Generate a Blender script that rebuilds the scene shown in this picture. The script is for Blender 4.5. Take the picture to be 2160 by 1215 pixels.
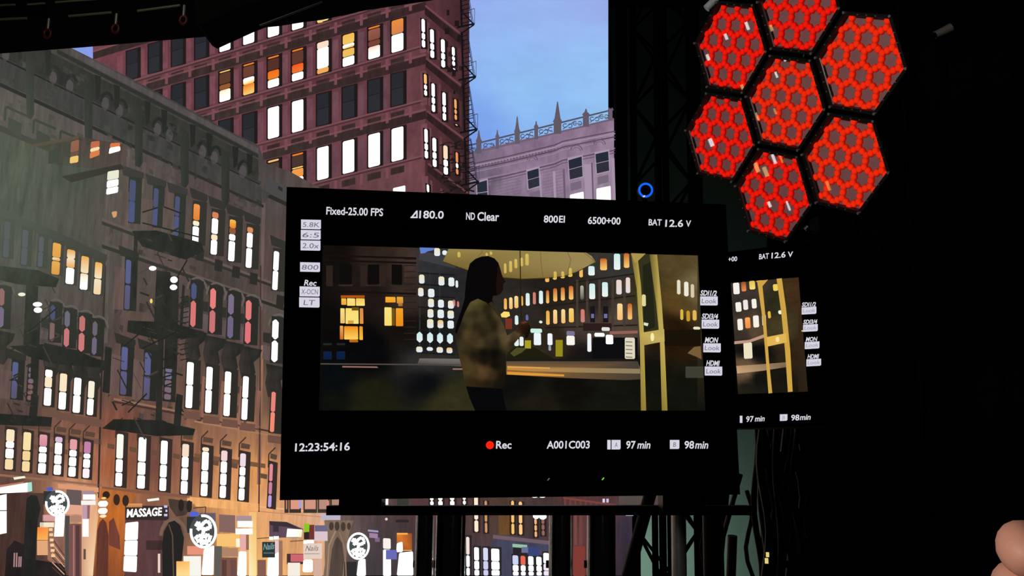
import bpy, bmesh, math, random
from mathutils import Vector, Matrix
random.seed(7)
for o in list(bpy.data.objects): bpy.data.objects.remove(o)
scene = bpy.context.scene
COL = scene.collection
# ------------------------------------------------------------------ camera
W, H, F = 2160, 1215, 2075.0
CAM = Vector((0, 0, 1.5))
PITCH, ROLL = math.radians(10.0), math.radians(0.8)
fwd = Vector((0, math.cos(PITCH), math.sin(PITCH)))
up0 = Vector((0, -math.sin(PITCH), math.cos(PITCH)))
rt0 = Vector((1, 0, 0))
rt = rt0 * math.cos(ROLL) + up0 * math.sin(ROLL)
up = up0 * math.cos(ROLL) - rt0 * math.sin(ROLL)
cd = bpy.data.cameras.new('camera'); cam = bpy.data.objects.new('camera', cd); COL.objects.link(cam)
cd.sensor_width = 36.0; cd.lens = 36.0 * F / W; cd.clip_start = 0.05; cd.clip_end = 100
m = Matrix((rt, up, -fwd)).transposed().to_4x4(); m.translation = CAM
cam.matrix_world = m; scene.camera = cam
# ------------------------------------------------------------------ world, lamps, exposure
wd = bpy.data.worlds.new('world'); scene.world = wd; wd.use_nodes = True
wd.node_tree.nodes['Background'].inputs[0].default_value = (0.55, 0.62, 0.7, 1)
wd.node_tree.nodes['Background'].inputs[1].default_value = 0.002
vs = scene.view_settings
vs.view_transform = 'Standard'; vs.look = 'None'; vs.gamma = 1; vs.exposure = 0; vs.use_curve_mapping = False

def ray(px, py):
    return fwd + rt * ((px - W / 2) / F) + up * ((H / 2 - py) / F)
def at(px, py, d):
    "the point seen at a pixel, at distance d along the view axis"
    return CAM + ray(px, py) * d
def lamp(name, kind, loc, power, color, size=0.1, target=None, angle=60):
    l = bpy.data.lights.new(name, kind); l.energy = power; l.color = color
    if kind == 'AREA': l.size = size
    else: l.shadow_soft_size = size
    if kind == 'SPOT': l.spot_size = math.radians(angle); l.spot_blend = 0.6
    o = bpy.data.objects.new(name, l); COL.objects.link(o); o.location = loc
    if target is not None:
        o.rotation_euler = (Vector(target) - Vector(loc)).to_track_quat('-Z', 'Y').to_euler()
    return o
_w = at(1375, 1200, 10.7); _w.z = 0.3
lamp('work_light', 'POINT', _w, 62.0, (0.72, 1.0, 0.84), 0.1)
lamp('hand_fill', 'SPOT', (-0.55, 0.05, 1.75), 23, (1.0, 0.82, 0.72), 0.06, at(2150, 1180, 0.46), 30)  # unseen spot added to brighten the hand
lamp('rig_fill', 'POINT', at(250, -300, 5.4), 14, (1.0, 0.95, 0.75), 0.1)  # unseen light added so the rails and shackles show

# ------------------------------------------------------------------ helpers
def lin(c):
    r = []; g = 1.5 if min(c[:3]) >= 244 else 1.0      # blown-out whites are far brighter than the rest of the display
    for v in c[:3]:
        v = v / 255.0
        r.append(g * (v / 12.92 if v <= 0.04045 else ((v + 0.055) / 1.055) ** 2.4))
    return r
class Plane:
    def __init__(s, p, n):
        s.p = Vector(p); s.n = Vector(n).normalized()
        if s.n.dot(CAM - s.p) < 0: s.n = -s.n
    def pix(s, px, py, lift=0.0):
        d = ray(px, py); q = s.p + s.n * lift
        return CAM + d * ((q - CAM).dot(s.n) / d.dot(s.n))
def quad_plane(q, depth):
    "plane of the parallelogram whose corners show at four pixels"
    a, b, c, d = [ray(*p) for p in q]
    # a*1 - b*x + c*y - d*z = 0
    M = Matrix(((b.x, -c.x, d.x), (b.y, -c.y, d.y), (b.z, -c.z, d.z)))
    x, y, z = M.inverted() @ a
    k = depth * 4 / (1 + x + y + z)
    A, B, C_, D = CAM + a * k, CAM + b * (x * k), CAM + c * (y * k), CAM + d * (z * k)
    return Plane((A + C_) / 2, (B - A).cross(D - A)), (A, B, C_, D)

MATS = {}
def pbr(name, col, rough=0.5, metal=0.0, noise=0.0, scale=20, bump=0.0, spec=0.5):
    if name in MATS: return MATS[name]
    mt = bpy.data.materials.new(name); mt.use_nodes = True; nt = mt.node_tree
    b = nt.nodes['Principled BSDF']; c = lin(col)
    b.inputs['Base Color'].default_value = (*c, 1); b.inputs['Roughness'].default_value = rough
    b.inputs['Metallic'].default_value = metal; b.inputs['Specular IOR Level'].default_value = spec
    if noise or bump:
        tc = nt.nodes.new('ShaderNodeTexCoord'); nz = nt.nodes.new('ShaderNodeTexNoise')
        nz.inputs['Scale'].default_value = scale; nz.inputs['Detail'].default_value = 4
        nt.links.new(tc.outputs['Object'], nz.inputs['Vector'])
    if noise:
        mx = nt.nodes.new('ShaderNodeMix'); mx.data_type = 'RGBA'
        mx.inputs[6].default_value = (*[v * (1 - noise) for v in c], 1)
        mx.inputs[7].default_value = (*[min(1, v * (1 + noise)) for v in c], 1)
        nt.links.new(nz.outputs['Fac'], mx.inputs[0]); nt.links.new(mx.outputs[2], b.inputs['Base Color'])
    if bump:
        bp = nt.nodes.new('ShaderNodeBump'); bp.inputs['Strength'].default_value = bump; bp.inputs['Distance'].default_value = 0.01
        nt.links.new(nz.outputs['Fac'], bp.inputs['Height']); nt.links.new(bp.outputs['Normal'], b.inputs['Normal'])
    MATS[name] = mt; return mt
def screen_mat(name, strength=1.0, amount=0.0, scale=(4, 4, 4), detail=5):
    "light of a display: the picture's colours, with a procedural grain in the pictured surface"
    mt = bpy.data.materials.new(name); mt.use_nodes = True; nt = mt.node_tree; nt.nodes.clear()
    out = nt.nodes.new('ShaderNodeOutputMaterial'); em = nt.nodes.new('ShaderNodeEmission')
    vc = nt.nodes.new('ShaderNodeVertexColor'); vc.layer_name = 'Col'
    em.inputs[1].default_value = strength
    nt.links.new(em.outputs[0], out.inputs[0])
    if amount:
        g = nt.nodes.new('ShaderNodeNewGeometry'); mp = nt.nodes.new('ShaderNodeMapping'); mp.inputs['Scale'].default_value = scale
        nz = nt.nodes.new('ShaderNodeTexNoise'); nz.inputs['Scale'].default_value = 1; nz.inputs['Detail'].default_value = detail
        nz.inputs['Roughness'].default_value = 0.65
        rp = nt.nodes.new('ShaderNodeMapRange'); rp.inputs[1].default_value = 0.3; rp.inputs[2].default_value = 0.7
        rp.inputs[3].default_value = 1 - amount; rp.inputs[4].default_value = 1 + amount
        ml = nt.nodes.new('ShaderNodeVectorMath'); ml.operation = 'SCALE'
        nt.links.new(g.outputs['Position'], mp.inputs[0]); nt.links.new(mp.outputs[0], nz.inputs['Vector'])
        nt.links.new(nz.outputs['Fac'], rp.inputs[0]); nt.links.new(vc.outputs[0], ml.inputs[0]); nt.links.new(rp.outputs[0], ml.inputs[3])
        nt.links.new(ml.outputs[0], em.inputs[0])
    else:
        nt.links.new(vc.outputs[0], em.inputs[0])
    mt.cycles.emission_sampling = 'NONE' if strength < 1 else 'AUTO'
    return mt
PIC = screen_mat('screen_light')
PIC_STONE = screen_mat('screen_light_stone', 1.0, 0.30, (7, 1, 3.2))
PIC_STREAK = screen_mat('screen_light_streak', 1.0, 0.26, (16, 1, 2.0))
PIC_SKY = screen_mat('screen_light_sky', 1.0, 0.07, (1.2, 1, 2.4), 4)
PIC_FILM = screen_mat('screen_light_film', 1.0, 0.22, (40, 40, 60), 4)

WP = {}
def link(o, parent, world):
    COL.objects.link(o); WP[o] = Vector(world)
    if parent is not None:
        o.parent = parent; o.location = Vector(world) - WP[parent]
    else: o.location = world
    return o
def thing(name, label, cat, loc, group=None):
    o = bpy.data.objects.new(name, None); o.empty_display_size = 0.1
    link(o, None, loc); o['label'] = label; o['category'] = cat
    if group: o['group'] = group
    return o
def tag(o, label, cat, group=None):
    o['label'] = label; o['category'] = cat
    if group: o['group'] = group
    return o
def obj(name, verts, faces, mat, parent=None, cols=None, smooth=False, origin=None):
    me = bpy.data.meshes.new(name)
    n = len(verts)
    c = Vector(origin) if origin is not None else sum((Vector(v) for v in verts), Vector()) / n
    me.from_pydata([tuple(Vector(v) - c) for v in verts], [], faces)
    if cols is not None:
        a = me.color_attributes.new('Col', 'FLOAT_COLOR', 'POINT')
        flat = []
        for k in cols: flat += [k[0], k[1], k[2], 1.0]
        a.data.foreach_set('color', flat)
    if smooth: me.polygons.foreach_set('use_smooth', [True] * len(me.polygons))
    me.materials.append(mat); me.update()
    return link(bpy.data.objects.new(name, me), parent, c)

class MB:
    "collects shapes for one mesh"
    def __init__(s): s.v = []; s.f = []
    def add(s, v, f):
        k = len(s.v); s.v += [Vector(p) for p in v]; s.f += [tuple(i + k for i in q) for q in f]; return s
    def box(s, c, sx, sy, sz, ax=None):
        c = Vector(c); X, Y, Z = ax if ax else (Vector((1, 0, 0)), Vector((0, 1, 0)), Vector((0, 0, 1)))
        v = [c + X * (sx / 2 * i) + Y * (sy / 2 * j) + Z * (sz / 2 * k) for k in (-1, 1) for j in (-1, 1) for i in (-1, 1)]
        return s.add(v, [(0, 2, 3, 1), (4, 5, 7, 6), (0, 1, 5, 4), (2, 6, 7, 3), (0, 4, 6, 2), (1, 3, 7, 5)])
    def tube(s, pts, r, n=8, cap=True):
        pts = [Vector(p) for p in pts]; rs = r if isinstance(r, (list, tuple)) else [r] * len(pts)
        rings = []; t0 = None; u = None
        for i, p in enumerate(pts):
            t = (pts[min(i + 1, len(pts) - 1)] - pts[max(i - 1, 0)]).normalized()
            if u is None:
                u = t.orthogonal().normalized()
            else:
                u = (u - t * u.dot(t)).normalized()
            w = t.cross(u)
            rings.append([p + (u * math.cos(a) + w * math.sin(a)) * rs[i] for a in [2 * math.pi * k / n for k in range(n)]])
        v = [q for rg in rings for q in rg]; f = []
        for i in range(len(pts) - 1):
            for k in range(n):
                f.append((i * n + k, i * n + (k + 1) % n, (i + 1) * n + (k + 1) % n, (i + 1) * n + k))
        if cap:
            k0 = len(v); v += rings[0] + rings[-1]      # caps on their own rims, so smooth sides stay round
            f.append(tuple(range(k0 + n - 1, k0 - 1, -1))); f.append(tuple(range(k0 + n, k0 + 2 * n)))
        return s.add(v, f)
    def prism(s, front, back):
        n = len(front); v = list(front) + list(back)
        f = [tuple(range(n)), tuple(range(2 * n - 1, n - 1, -1))]
        for i in range(n): f.append((i, i + n, (i + 1) % n + n, (i + 1) % n))
        return s.add(v, f)
    def build(s, name, mat, parent=None, smooth=False, origin=None):
        return obj(name, s.v, s.f, mat, parent, None, smooth, origin)
def struct(o): o['kind'] = 'structure'; return o

# pieces of a displayed picture: flat on their screen, one thin layer over another
HAZE_TINT = lambda x, y: 0.0
def shade(c, x, y, k=1.0):
    h = HAZE_TINT(x, y) * k
    c = lin(c); z = lin((88, 96, 82))
    return [a * (1 - h) + b * h for a, b in zip(c, z)]
class Screen:
    def __init__(s, plane, step): s.pl = plane; s.step = step
    def P(s, x, y, layer): return s.pl.pix(x, y, layer * s.step)
    def poly(s, name, pts, col, parent, layer, mat=None, hz=1.0):
        cols = [shade(c, p[0], p[1], hz) for p, c in zip(pts, col)] if isinstance(col, list) else [shade(col, p[0], p[1], hz) for p in pts]
        return obj(name, [s.P(x, y, layer) for x, y in pts], [tuple(range(len(pts)))], mat or PIC, parent, cols)
    def rect(s, name, x0, y0, x1, y1, col, parent, layer, mat=None, slope=0.0, lean=0.0, hz=1.0):
        d = slope * (x1 - x0)
        return s.poly(name, [(x0, y0), (x1, y0 + d), (x1 + lean, y1 + d), (x0 + lean, y1)], col, parent, layer, mat, hz)
    def multi(s, name, polys, parent, layer, mat=None, hz=1.0):
        "several patches of one pictured piece"
        v = []; f = []; c = []
        for pts, col in polys:
            k = len(v); v += [s.P(x, y, layer) for x, y in pts]; f.append(tuple(range(k, k + len(pts))))
            cl = col if isinstance(col, list) else [col] * len(pts)
            c += [shade(q, p[0], p[1], hz) for p, q in zip(pts, cl)]
        return obj(name, v, f, mat or PIC, parent, c)
    def sheet(s, name, top, bot, ctrl, parent, layer, nx=24, ny=24, mat=None, hz=1.0, soft=40.0, pw=1.5):
        def ev(pl, x):
            for (a, b), (c, d) in zip(pl, pl[1:]):
                if x <= c: return b + (d - b) * ((x - a) / (c - a) if c > a else 0)
            return pl[-1][1]
        x0, x1 = top[0][0], top[-1][0]; xs = sorted(set([x0 + (x1 - x0) * i / nx for i in range(nx + 1)] + [p[0] for p in top]))
        v = []; c = []; f = []
        for x in xs:
            a, b = ev(top, x), ev(bot, x)
            for j in range(ny + 1):
                y = a + (b - a) * j / ny; v.append(s.P(x, y, layer))
                acc = [0, 0, 0]; ws = 0
                for (cx, cy, col) in ctrl:
                    wt = 1 / ((cx - x) ** 2 + (cy - y) ** 2 + soft * soft) ** pw
                    l = lin(col); ws += wt
                    for q in range(3): acc[q] += l[q] * wt
                h = HAZE_TINT(x, y) * hz; z = lin((88, 96, 82))
                c.append([acc[q] / ws * (1 - h) + z[q] * h for q in range(3)])
        m_ = ny + 1
        for i in range(len(xs) - 1):
            for j in range(ny): f.append((i * m_ + j, (i + 1) * m_ + j, (i + 1) * m_ + j + 1, i * m_ + j + 1))
        return obj(name, v, f, mat or PIC, parent, c)
    def win(s, parent, layer, q, segs, ch=2.0, name='window', hz=0.3):
        "a pictured window: quad of corners TL TR BR BL, segments (t0, t1, colour[, colour]) from the top down"
        polys = []
        L = lambda a, b, t: (a[0] + (b[0] - a[0]) * t, a[1] + (b[1] - a[1]) * t)
        for sg in segs:
            t0, t1, c0 = sg[:3]; c1 = sg[3] if len(sg) > 3 else c0
            A, B = L(q[0], q[3], t0), L(q[1], q[2], t0); D, C_ = L(q[0], q[3], t1), L(q[1], q[2], t1)
            w = max(abs(B[0] - A[0]), 1e-3); h = max(abs(D[1] - A[1]), 1e-3)
            u = min(ch / w, 0.4); t = min(ch / h, 0.4)
            pts = [L(A, B, u), L(A, B, 1 - u), L(B, C_, t), L(B, C_, 1 - t), L(D, C_, 1 - u), L(D, C_, u), L(A, D, 1 - t), L(A, D, t)]
            polys.append((pts, [c0, c0, c0, c1, c1, c1, c1, c0]))
        return s.multi(name, polys, parent, layer, None, hz)
    def text(s, name, body, x0, y0, x1, y1, col, parent, layer, slope=0.0, shear=0.12, bold=0.012, mat=None):
        "lettering inside a pixel box, y0 the top of the capitals, y1 the base line"
        cu = bpy.data.curves.new('t', 'FONT'); cu.body = body; cu.size = 1; cu.offset = bold; cu.shear = shear; cu.resolution_u = 3
        to = bpy.data.objects.new('t', cu); COL.objects.link(to)
        me = to.to_mesh() if False else bpy.data.meshes.new_from_object(to.evaluated_get(bpy.context.evaluated_depsgraph_get()))
        vv = [v.co.copy() for v in me.vertices]; ff = [tuple(p.vertices) for p in me.polygons]
        bpy.data.objects.remove(to); bpy.data.meshes.remove(me); bpy.data.curves.remove(cu)
        ax = min(v.x for v in vv); bx = max(v.x for v in vv); ay = 0.0; by = max(v.y for v in vv)
        out = []
        for v in vv:
            px = x0 + (v.x - ax) / (bx - ax) * (x1 - x0)
            py = y1 + (y0 - y1) * (v.y - ay) / (by - ay) + slope * (px - x0)
            out.append(s.P(px, py, layer))
        c = lin(col)
        return obj(name, out, ff, mat or PIC, parent, [c] * len(out))
    def ell(s, name, cx, cy, rx, ry, col, parent, layer, n=20, a0=0, a1=360, hz=0.3):
        pts = [(cx + rx * math.cos(math.radians(a0 + (a1 - a0) * i / n)), cy + ry * math.sin(math.radians(a0 + (a1 - a0) * i / n))) for i in range(n + (a1 - a0 != 360))]
        return s.poly(name, pts, col, parent, layer, None, hz)
    def ring(s, name, cx, cy, rx, ry, w, col, parent, layer, n=28, a0=0, a1=360, hz=0.3):
        v = []; f = []; c = []
        for i in range(n + 1):
            a = math.radians(a0 + (a1 - a0) * i / n)
            for k in (0, 1):
                x, y = cx + (rx - w * k) * math.cos(a), cy + (ry - w * k) * math.sin(a)
                v.append(s.P(x, y, layer)); c.append(shade(col, x, y, hz))
        for i in range(n): f.append((2 * i, 2 * i + 1, 2 * i + 3, 2 * i + 2))
        return obj(name, v, f, PIC, parent, c)
    def line(s, name, pts, w, col, parent, layer, mat=None, hz=1.0):
        polys = []
        for (a, b), (c, d) in zip(pts, pts[1:]):
            l = math.hypot(c - a, d - b) or 1; nx, ny = -(d - b) / l * w / 2, (c - a) / l * w / 2
            polys.append(([(a + nx, b + ny), (c + nx, d + ny), (c - nx, d - ny), (a - nx, b - ny)], col))
        return s.multi(name, polys, parent, layer, mat, hz)
BLACK_PLASTIC = pbr('black_plastic', (6, 6, 7), 0.6, 0, 0.2, 60, spec=0.15)
BLACK_METAL = pbr('black_metal', (8, 8, 8), 0.42, 0.0, 0.2, 40, spec=0.3)
TUBE_METAL = pbr('tube_metal', (226, 226, 228), 0.2, 1.0, 0.15, 40)
GREY_METAL = pbr('grey_metal', (150, 152, 158), 0.4, 1.0, 0.1, 40)
MATTE_BLACK = pbr('matte_black', (7, 7, 8), 0.9, 0, 0.2, 30, spec=0.05)
DRAPE = pbr('black_drape', (10, 10, 10), 0.95, 0, 0.3, 14, 0.2, spec=0.03)
# ------------------------------------------------------------------ the studio shell
CONC = pbr('studio_floor', (26, 26, 27), 0.8, 0, 0.3, 3, 0.1, spec=0.1)
PAINT = pbr('studio_wall_paint', (120, 132, 126), 0.9, 0, 0.12, 2.5, 0.05, spec=0.1)
DARKP = pbr('studio_dark_paint', (16, 16, 17), 0.95, 0, 0.2, 2.5, spec=0.05)
struct(MB().box((-0.5, 5, -0.05), 15, 16, 0.1).build('floor', CONC))
struct(MB().box((-0.5, 5, 7.55), 15, 16, 0.1).build('ceiling', DARKP))
struct(MB().box((-0.5, 12.35, 3.75), 15, 0.1, 7.5).build('wall_back', PAINT))
struct(MB().box((-8.0, 4.65, 3.75), 0.1, 15.3, 7.5).build('wall_left', DARKP))
struct(MB().box((7.0, 4.65, 3.75), 0.1, 15.3, 7.5).build('wall_right', DARKP))

# ------------------------------------------------------------------ LED wall with its displayed street
LP = Plane((0, 9.0, 2), (0, -1, 0))
HAZE_TINT = lambda x, y: 0.66 * math.exp(-((x / 120.0) ** 2 + ((y - 400) / 200.0) ** 2)) + 0.34 * math.exp(-((x / 330.0) ** 2 + ((y - 440) / 260.0) ** 2))  # pale veil at the left, painted into the picture's colours
S = Screen(LP, 0.0025)
RE = lambda y: 1283 + 59 * y / 1215.0          # right edge of the wall
led = thing('led_wall', 'huge LED video wall showing a city street at dusk behind the monitors', 'video wall', (LP.pix(600, 600).x, 9.0, 0))
tl, tr, br, bl = LP.pix(-160, -90), LP.pix(RE(-90), -90), LP.pix(RE(1215), 1215), LP.pix(-160, 1215)
br.z = bl.z = 0.25; br.x = LP.pix(RE(1330), 1330).x
MB().prism([tl, tr, br, bl], [v + Vector((0, 0.12, 0)) for v in (tl, tr, br, bl)]).build('cabinet', MATTE_BLACK, led)
for i in range(12):
    x = bl.x + 0.2 + i * (br.x - bl.x - 0.4) / 11
    MB().box((x, 9.06, 0.125), 0.12, 0.3, 0.25).build('foot', BLACK_METAL, led)
WT = (250, 252, 250)
Z_ = Vector((0, 0, 1))
# --- the wall's left wing, outside the frame, added for reflections in the lamp covers
WX = Plane((-6.0, 5.5, 2), (0.99, -0.12, 0))
ax = Vector((0.12, 0.99, 0)); wc = Vector((-5.85, 5.6, 3.1))
MB().box(wc, 6.4, 0.12, 5.7, (ax, Vector((0.99, -0.12, 0)), Z_)).build('side_cabinet', MATTE_BLACK, led)
rw = random.Random(21)
for i in range(60):
    for k in range(7):
        if rw.random() < 0.42 + 0.06 * k: continue
        c = wc + ax * (-3.0 + i * 0.102 + rw.uniform(-0.03, 0.03)) + Vector((0.99, -0.12, 0)) * 0.064 + Z_ * (-2.4 + k * 0.42 + rw.uniform(-0.08, 0.08))
        hh = rw.choice((0.03, 0.05, 0.07, 0.04)); ww = rw.choice((0.01, 0.014, 0.02))
        col = rw.choice((WT, WT, WT, (250, 210, 130), (246, 170, 90)))
        obj('window', [c - ax * ww - Z_ * hh, c + ax * ww - Z_ * hh, c + ax * ww + Z_ * hh, c - ax * ww + Z_ * hh], [(0, 1, 2, 3)], PIC, led, [[q * 3 for q in lin(col)]] * 4)
for y_, z_, l_ in ((-1.2, -0.1, 0.22), (0.35, 0.75, 0.2), (1.15, 0.1, 0.16)):  # unseen glowing bars, added for streaks in the lamp covers
    c = wc + ax * y_ + Vector((0.99, -0.12, 0)) * 0.065 + Z_ * z_
    obj('shop_sign', [c - ax * l_ - Z_ * 0.05, c + ax * l_ - Z_ * 0.03, c + ax * l_ + Z_ * 0.05, c - ax * l_ + Z_ * 0.03], [(0, 1, 2, 3)], PIC, led, [[q * 7 for q in lin((240, 214, 160))]] * 4)
# --- sky
sky = S.sheet('pictured_sky', [(-155, -85), (RE(0), -85)], [(-155, 420), (RE(0) - 0.1, 420)],
  [(1000, 0, (147, 171, 234)), (1150, 20, (153, 180, 238)), (1280, 0, (153, 170, 234)), (1050, 120, (147, 186, 243)), (1250, 150, (149, 194, 243)),
   (1100, 190, (149, 196, 243)), (1010, 250, (125, 166, 238)), (1150, 230, (139, 186, 243)), (1290, 220, (149, 196, 243)), (185, 105, (135, 156, 232)), (1000, 300, (115, 154, 232))], led, 1, 40, 16, PIC_SKY, 0)
# --- pale building on the right
pb = S.sheet('pictured_pale_facade', [(970, 326), (1085, 298), (RE(252) , 253)], [(970, 1024), (1085, 1024), (RE(252), 1024)],
  [(990, 340, (112, 96, 118)), (1100, 320, (134, 110, 136)), (1250, 270, (132, 106, 132)), (1000, 400, (108, 98, 114)), (1100, 380, (140, 120, 142)), (1200, 400, (148, 128, 150)), (1290, 330, (158, 136, 158)), (1290, 400, (150, 132, 152)), (1180, 330, (136, 112, 138))], led, 2, 20, 16, PIC_STONE)
bs = -0.222
def bl_y(x, off): return 322 + bs * (x - 985) + off
for off, w, c, nm in [(26, 2.2, (88, 70, 86), 'cornice'), (31, 3, (160, 138, 160), 'cornice'), (38, 2.5, (84, 68, 82), 'cornice'), (44, 1.6, (156, 134, 156), 'cornice'), (62, 1.8, (150, 128, 150), 'belt'), (66, 2.2, (84, 68, 84), 'belt'), (72, 1.4, (92, 76, 92), 'belt')]:
    S.line(nm, [(992, bl_y(992, off)), (1070, bl_y(1070, off) + 1), (1170, bl_y(1170, off) - 1), (1187, bl_y(1187, off) - 5), (RE(300), bl_y(RE(300), off) - 2)], w, c, pb, 3)
for i in range(40):
    x = 1010 + i * 6.6
    S.rect('dentil', x, bl_y(x, 33) - 1, x + 3, bl_y(x, 33) + 3, (104, 86, 104), pb, 4)
for i in range(14):
    x = 1012; y = 372 + i * 6
    S.line('course', [(1040, bl_y(1040, 78 + i * 6.5)), (1100, bl_y(1100, 78 + i * 6.5))], 0.9, (112, 96, 116), pb, 3)
    S.line('course', [(1145, bl_y(1145, 78 + i * 6.5)), (1190, bl_y(1190, 78 + i * 6.5))], 0.9, (116, 100, 120), pb, 3)
for x0, x1, c in [(1030, 1034, (104, 86, 106)), (1137, 1141, (164, 144, 166)), (1166, 1171, (168, 148, 170)), (1187, 1191, (108, 90, 110)), (1232, 1247, (166, 146, 168)), (1247, 1250, (104, 86, 104)), (1290, 1296, (166, 146, 166))]:
    yy = bl_y(x0, 80); S.poly('pilaster', [(x0, yy), (x1, yy - 1), (x1 + 3, 430), (x0 + 3, 430)], c, pb, 4)
for cx, cy, r in [(1123, 338, 12), (1216, 317, 13), (1265, 305, 13)]:
    S.ring('arch', cx, cy, r, r * 0.9, 2, (104, 84, 104), pb, 4, 14, 180, 360); S.ring('arch', cx, cy + 1, r - 4, r * 0.9 - 4, 1.5, (112, 92, 112), pb, 4, 14, 180, 360)
DW = (46, 48, 62)
for q in [[(1112, 362), (1136, 355), (1138, 392), (1115, 399)], [(1199, 338), (1227, 330), (1229, 372), (1202, 379)], [(1256, 325), (1283, 319), (1285, 360), (1259, 366)], [(1006, 386), (1027, 380), (1029, 430), (1008, 430)]]:
    S.win(pb, 5, [(a - 2 if i in (0, 3) else a + 2, b - 4 if i < 2 else b + 2) for i, (a, b) in enumerate(q)], [(0, 1, (168, 150, 172))], 1, 'window_surround')
    S.win(pb, 6, q, [(0, 0.47, (40, 43, 56)), (0.5, 1, (46, 48, 60))], 0.6)
    a, b = q[3]; S.poly('panel', [(a + 1, b + 8), (a + 24, b + 2), (a + 25, b + 18), (a + 2, b + 24)], (120, 104, 124), pb, 5)
S.win(pb, 6, [(1202, 411), (1231, 404), (1232, 440), (1203, 440)], [(0, 1, WT)], 1.5); S.win(pb, 6, [(1258, 398), (1288, 392), (1289, 440), (1259, 440)], [(0, 1, WT)], 1.5)
for k in range(5):      # the storeys that the monitor hides
    for i in range(5):
        x = 1030 + i * 58 + k * 2; y = 500 + k * 100 - 0.16 * (x - 1030)
        S.win(pb, 6, [(x, y), (x + 26, y - 4), (x + 27, y + 48), (x + 1, y + 50)], [(0, 0.48, WT if (i + k) % 3 == 0 else (46, 48, 60)), (0.5, 1, WT if (i + k) % 3 == 0 else (50, 50, 62))], 1)
    for i in range(4):
        x = 770 + i * 34; y = 500 + k * 100 - 0.2 * (x - 770)
        S.win(led, 8, [(x, y), (x + 18, y - 4), (x + 18, y + 54), (x, y + 58)], [(0, 1, WT if (i * 2 + k) % 3 else (44, 46, 52))], 1.5)
# balustrade with pinnacles
RAIL = (84, 80, 98)
def rl(x, o): return 303 + (232 - 303) / (1290 - 1005) * (x - 1005) + o
S.line('balustrade_rail', [(986, rl(986, 0)), (RE(230), rl(RE(230), 0))], 3.4, RAIL, pb, 4); S.line('balustrade_rail', [(986, rl(986, 18)), (RE(250), rl(RE(250), 20))], 4, (112, 96, 116), pb, 4)
for x, tp, w, c in [(1010, 27, 11, (96, 90, 104)), (1049, 18, 7, (100, 92, 108)), (1091, 36, 11, (98, 92, 100)), (1131, 16, 8, (98, 90, 104)), (1176, 46, 16, (98, 88, 98)), (1236, 16, 13, (96, 88, 104)), (1288, 4, 8, (108, 92, 110))]:
    y = rl(x, 0); b = y + 22
    S.poly('pinnacle', [(x - w / 2, b), (x - w / 2, y - 2), (x - w * 0.62, y - 4), (x - w * 0.4, y - 6 - tp * 0.1), (x - w * 0.25, y - tp * 0.55), (x - 1, y - tp), (x + 1, y - tp), (x + w * 0.25, y - tp * 0.55), (x + w * 0.4, y - 6 - tp * 0.1), (x + w * 0.62, y - 4), (x + w / 2, y - 2), (x + w / 2, b)], c, pb, 5)
for x0, x1 in [(988, 1004), (1018, 1044), (1054, 1084), (1098, 1126), (1137, 1166), (1187, 1228), (1244, 1284)]:
    n = max(2, int((x1 - x0) / 9)); 
    for i in range(n):
        cx = x0 + (x1 - x0) * (i + 0.5) / n; cy = rl(cx, 10)
        S.ring('scroll', cx, cy + (1.5 if i % 2 else -1.5), 5.2, 4.8, 1.8, (76, 78, 96), pb, 4, 12, 40 + 180 * (i % 2), 320 + 180 * (i % 2))
    S.line('scroll', [(x0, rl(x0, 15)), ((x0 + x1) / 2, rl((x0 + x1) / 2, 6)), (x1, rl(x1, 15))], 1.6, (86, 84, 102), pb, 4)
# --- red stone building
rb = S.sheet('pictured_red_facade', [(196, 60), (300, -60), (897, -80)], [(196, 420), (300, 1024), (906, 1024)],
  [(250, 110, (112, 62, 72)), (330, 150, (104, 60, 68)), (420, 200, (102, 58, 66)), (520, 150, (96, 56, 62)), (600, 300, (108, 62, 68)), (600, 220, (100, 58, 64)), (700, 120, (92, 52, 58)), (700, 300, (108, 64, 70)), (850, 60, (98, 60, 64)), (860, 200, (104, 64, 70)), (860, 330, (108, 68, 72)), (800, 390, (100, 66, 70)), (700, 390, (104, 66, 70)), (600, 400, (96, 62, 64))], led, 5, 26, 26, PIC_STONE)
rs = S.sheet('pictured_red_side_facade', [(896, -80), (990, -80)], [(906, 1024), (1003, 1024)],
  [(900, 50, (94, 56, 62)), (940, 100, (86, 50, 54)), (975, 60, (50, 32, 36)), (910, 250, (92, 54, 58)), (945, 300, (84, 50, 52)), (985, 250, (40, 28, 30)), (920, 380, (80, 48, 50)), (970, 380, (40, 30, 30)), (995, 380, (34, 28, 28))], led, 5, 10, 20, PIC_STONE)
COLS = [268, 314, 363, 412, 463, 513, 565, 616, 669, 723, 777, 826]
ROWS = [(80, -0.30, 60), (187, -0.287, 62), (294, -0.264, 62), (407, -0.25, 64)]
BR, DK = (62, 40, 42), (36, 27, 28)
OR, YL = (240, 130, 40), (250, 205, 110)
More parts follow.
